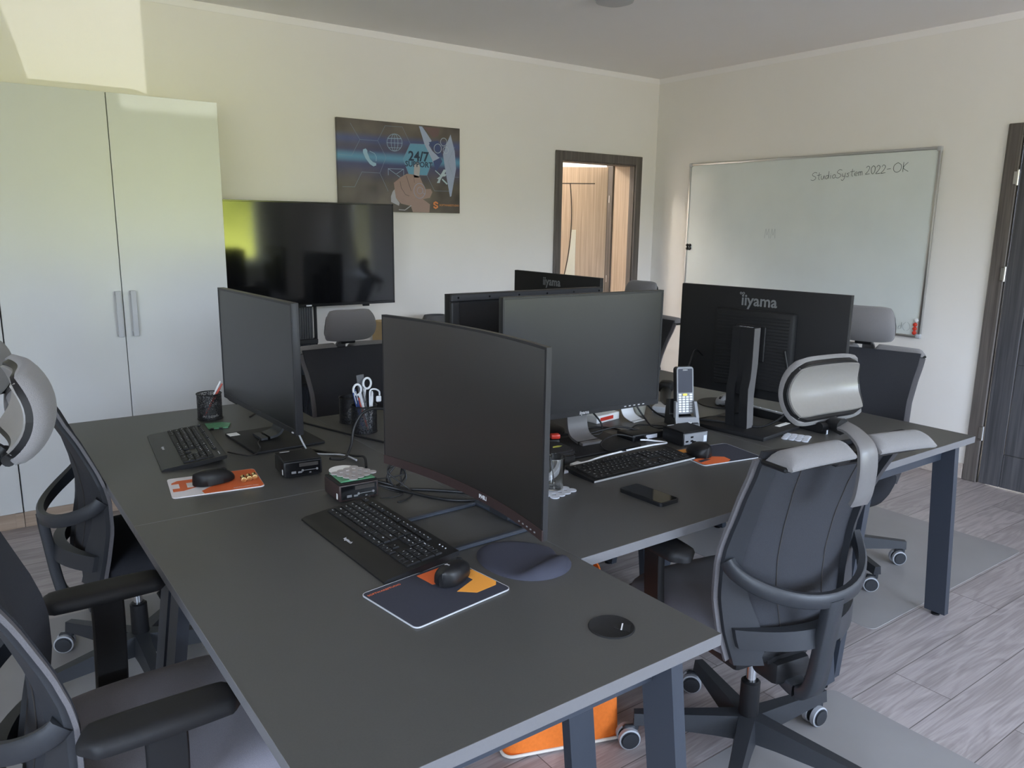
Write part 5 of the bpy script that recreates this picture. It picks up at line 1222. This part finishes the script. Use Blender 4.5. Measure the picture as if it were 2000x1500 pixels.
cable([(2.47, 1.70, DT + .32), (2.50, 1.68, DT + .12), (2.46, 1.75, DT + .028), (2.415, 1.85, DT + .022), (2.36, 1.97, DT + .020), (2.33, 2.03, z)], .0045, 'rubber', 'thick black cable wrapped round the foot of the tall monitor stand')
cable([(2.47, 2.08, DT + .25), (2.40, 2.06, DT + .28), (2.315, 2.015, DT + .225)], .003, 'rubber', 'black lead between the tall stand monitor and the handheld terminal')
# rucksack behind the curved monitor
rk = thing('rucksack', 'dark grey rucksack against the far wall, its rounded top just showing above the curved monitor', 'bag', (2.70, 4.62, 0))
obj('pouch', G().slab(lambda u, v: (Vector((.17 * sin(pi * max(.02, min(.98, v))) ** .3 * cos(2 * pi * u), .12 * sin(pi * max(.02, min(.98, v))) ** .3 * sin(2 * pi * u), .005 + .89 * v)), Vector((.16 * sin(pi * max(.02, min(.98, v))) ** .3 * cos(2 * pi * u), .11 * sin(pi * max(.02, min(.98, v))) ** .3 * sin(2 * pi * u), .01 + .88 * v))), 32, 20), 'dkgrey', rk, 60)
obj('front_pocket', G().b2((-.11, -.165, .12), (.11, -.09, .48), .03, 3), 'dkgrey', rk)
# ================================================================== LIGHT, WORLD, CAMERA
def build_world():
    w = bpy.data.worlds.new('world'); scene.world = w; w.use_nodes = True; nt = w.node_tree; n = nt.nodes; L = nt.links
    bg = n['Background']; tc = n.new('ShaderNodeTexCoord'); sp = n.new('ShaderNodeSeparateXYZ'); L.new(tc.outputs['Generated'], sp.inputs[0])
    nz = n.new('ShaderNodeTexNoise'); nz.inputs['Scale'].default_value = 9; nz.inputs['Detail'].default_value = 6; L.new(tc.outputs['Generated'], nz.inputs['Vector'])
    fol = n.new('ShaderNodeValToRGB'); e = fol.color_ramp.elements
    e[0].position = .36; e[0].color = (.22, .24, .10, 1); e[1].position = .62; e[1].color = (1.12, 1.08, .68, 1); L.new(nz.outputs['Fac'], fol.inputs['Fac'])
    # sunlit stretch of the hedge straight behind the desks, darkening added towards the side window to dim its reflection
    dv = n.new('ShaderNodeMath'); dv.operation = 'DIVIDE'; L.new(sp.outputs['X'], dv.inputs[0]); L.new(sp.outputs['Y'], dv.inputs[1])
    az = n.new('ShaderNodeValToRGB'); ee = az.color_ramp.elements; ee[0].position = .0; ee[0].color = (1, 1, 1, 1); ee[1].position = 1; ee[1].color = (1, 1, 1, 1)
    for ps, cl in ((.44, (1, 1, 1, 1)), (.50, (.25, .26, .25, 1)), (.60, (.25, .26, .25, 1)), (.64, (2.1, 2.3, .80, 1)), (.80, (2.1, 2.3, .80, 1)), (.86, (1, 1, 1, 1))):
        q = ee.new(ps); q.color = cl
    mr = n.new('ShaderNodeMapRange'); mr.inputs['From Min'].default_value = -1; mr.inputs['From Max'].default_value = 0; L.new(dv.outputs[0], mr.inputs['Value']); L.new(mr.outputs['Result'], az.inputs['Fac'])
    fm = n.new('ShaderNodeMix'); fm.data_type = 'RGBA'; fm.blend_type = 'MULTIPLY'; fm.inputs['Factor'].default_value = 1; fm.clamp_result = False
    L.new(fol.outputs['Color'], fm.inputs['A']); L.new(az.outputs['Color'], fm.inputs['B'])
    # edge of the tree line wavers with the noise
    ad = n.new('ShaderNodeMath'); ad.operation = 'MULTIPLY_ADD'; ad.inputs[1].default_value = .35; L.new(nz.outputs['Fac'], ad.inputs[0]); L.new(sp.outputs['Z'], ad.inputs[2])
    st = n.new('ShaderNodeMapRange'); st.inputs['From Min'].default_value = .215; st.inputs['From Max'].default_value = .265; L.new(ad.outputs[0], st.inputs['Value'])
    sky = n.new('ShaderNodeValToRGB'); s = sky.color_ramp.elements; s[0].position = 0; s[0].color = (2.05, 2.3, 2.85, 1); s[1].position = 1; s[1].color = (1.25, 1.75, 2.8, 1); L.new(sp.outputs['Z'], sky.inputs['Fac'])
    m1 = n.new('ShaderNodeMix'); m1.data_type = 'RGBA'; L.new(st.outputs['Result'], m1.inputs['Factor']); L.new(fm.outputs['Result'], m1.inputs['A']); L.new(sky.outputs['Color'], m1.inputs['B'])
    gd = n.new('ShaderNodeMapRange'); gd.inputs['From Min'].default_value = -.05; gd.inputs['From Max'].default_value = -.22; L.new(sp.outputs['Z'], gd.inputs['Value'])
    m2 = n.new('ShaderNodeMix'); m2.data_type = 'RGBA'; m2.inputs['B'].default_value = (.86, .79, .72, 1); L.new(gd.outputs['Result'], m2.inputs['Factor']); L.new(m1.outputs['Result'], m2.inputs['A'])
    L.new(m2.outputs['Result'], bg.inputs['Color']); bg.inputs['Strength'].default_value = 3.2
build_world()
def portal(name, loc, rot, w, h):
    l = bpy.data.lights.new(name, 'AREA'); l.shape = 'RECTANGLE'; l.size = w; l.size_y = h; l.cycles.is_portal = True
    o = bpy.data.objects.new(name, l); C.objects.link(o); o.location = loc; o.rotation_euler = rot
for i, (a, b) in enumerate(WB): portal('window_daylight', ((a + b) / 2, YB - .19, (WZ[0] + WZ[1]) / 2), (R_(90), 0, 0), b - a, WZ[1] - WZ[0])
portal('window_daylight', (XB + .19, (W3[0] + W3[1]) / 2, (W3[2] + W3[3]) / 2), (0, R_(90), 0), W3[3] - W3[2], W3[1] - W3[0])
portal('window_daylight', (XL - .19, (W4[0] + W4[1]) / 2, (WZ[0] + WZ[1]) / 2), (0, R_(-90), 0), WZ[1] - WZ[0], W4[1] - W4[0])
# low sun glancing up off wet ground outside the side window
l = bpy.data.lights.new('ground_sun_glint', 'SPOT'); l.energy = 600; l.color = (1, .97, .92); l.spot_size = R_(14); l.spot_blend = .1; l.shadow_soft_size = .004
o = bpy.data.objects.new('ground_sun_glint', l); C.objects.link(o); o.location = (7.755, -5.64, .106)
o.rotation_euler = (Vector((.85, 4.6, 2.45)) - o.location).to_track_quat('-Z', 'Y').to_euler()
l = bpy.data.lights.new('hall_lamp', 'POINT'); l.energy = 16; l.color = (1, .90, .76); l.shadow_soft_size = .12
o = bpy.data.objects.new('hall_lamp', l); C.objects.link(o); o.location = (3.4, 5.9, 2.5)

cam = bpy.data.cameras.new('camera'); co = bpy.data.objects.new('camera', cam); C.objects.link(co); scene.camera = co
F, PIT, YAW, ROL = 1525.796, .2013042, .6294227, -.0136235
cam.sensor_width = 36; cam.lens = 36 * F / 2000; cam.clip_start = .02; cam.clip_end = 60
cyw, syw = cos(YAW), sin(YAW)
fwd = Vector((syw * cos(PIT), cyw * cos(PIT), -sin(PIT))); rgt = Vector((cyw, -syw, 0)); dwn = fwd.cross(rgt)
r2 = rgt * cos(ROL) + dwn * sin(ROL); d2_ = -rgt * sin(ROL) + dwn * cos(ROL)
M3 = Matrix((r2, -d2_, -fwd)).transposed(); co.matrix_world = Matrix.Translation((0, 0, 1.505)) @ M3.to_4x4()

vs = scene.view_settings
scene.display_settings.display_device = 'sRGB'; vs.view_transform = 'Standard'; vs.look = 'None'; vs.gamma = 1; vs.use_curve_mapping = False; vs.exposure = EXPO
cy = scene.cycles; cy.use_denoising = True; cy.max_bounces = 10; cy.diffuse_bounces = 6; cy.glossy_bounces = 5; cy.transmission_bounces = 8; cy.transparent_max_bounces = 16
cy.sample_clamp_indirect = 6; cy.caustics_reflective = False; cy.caustics_refractive = False
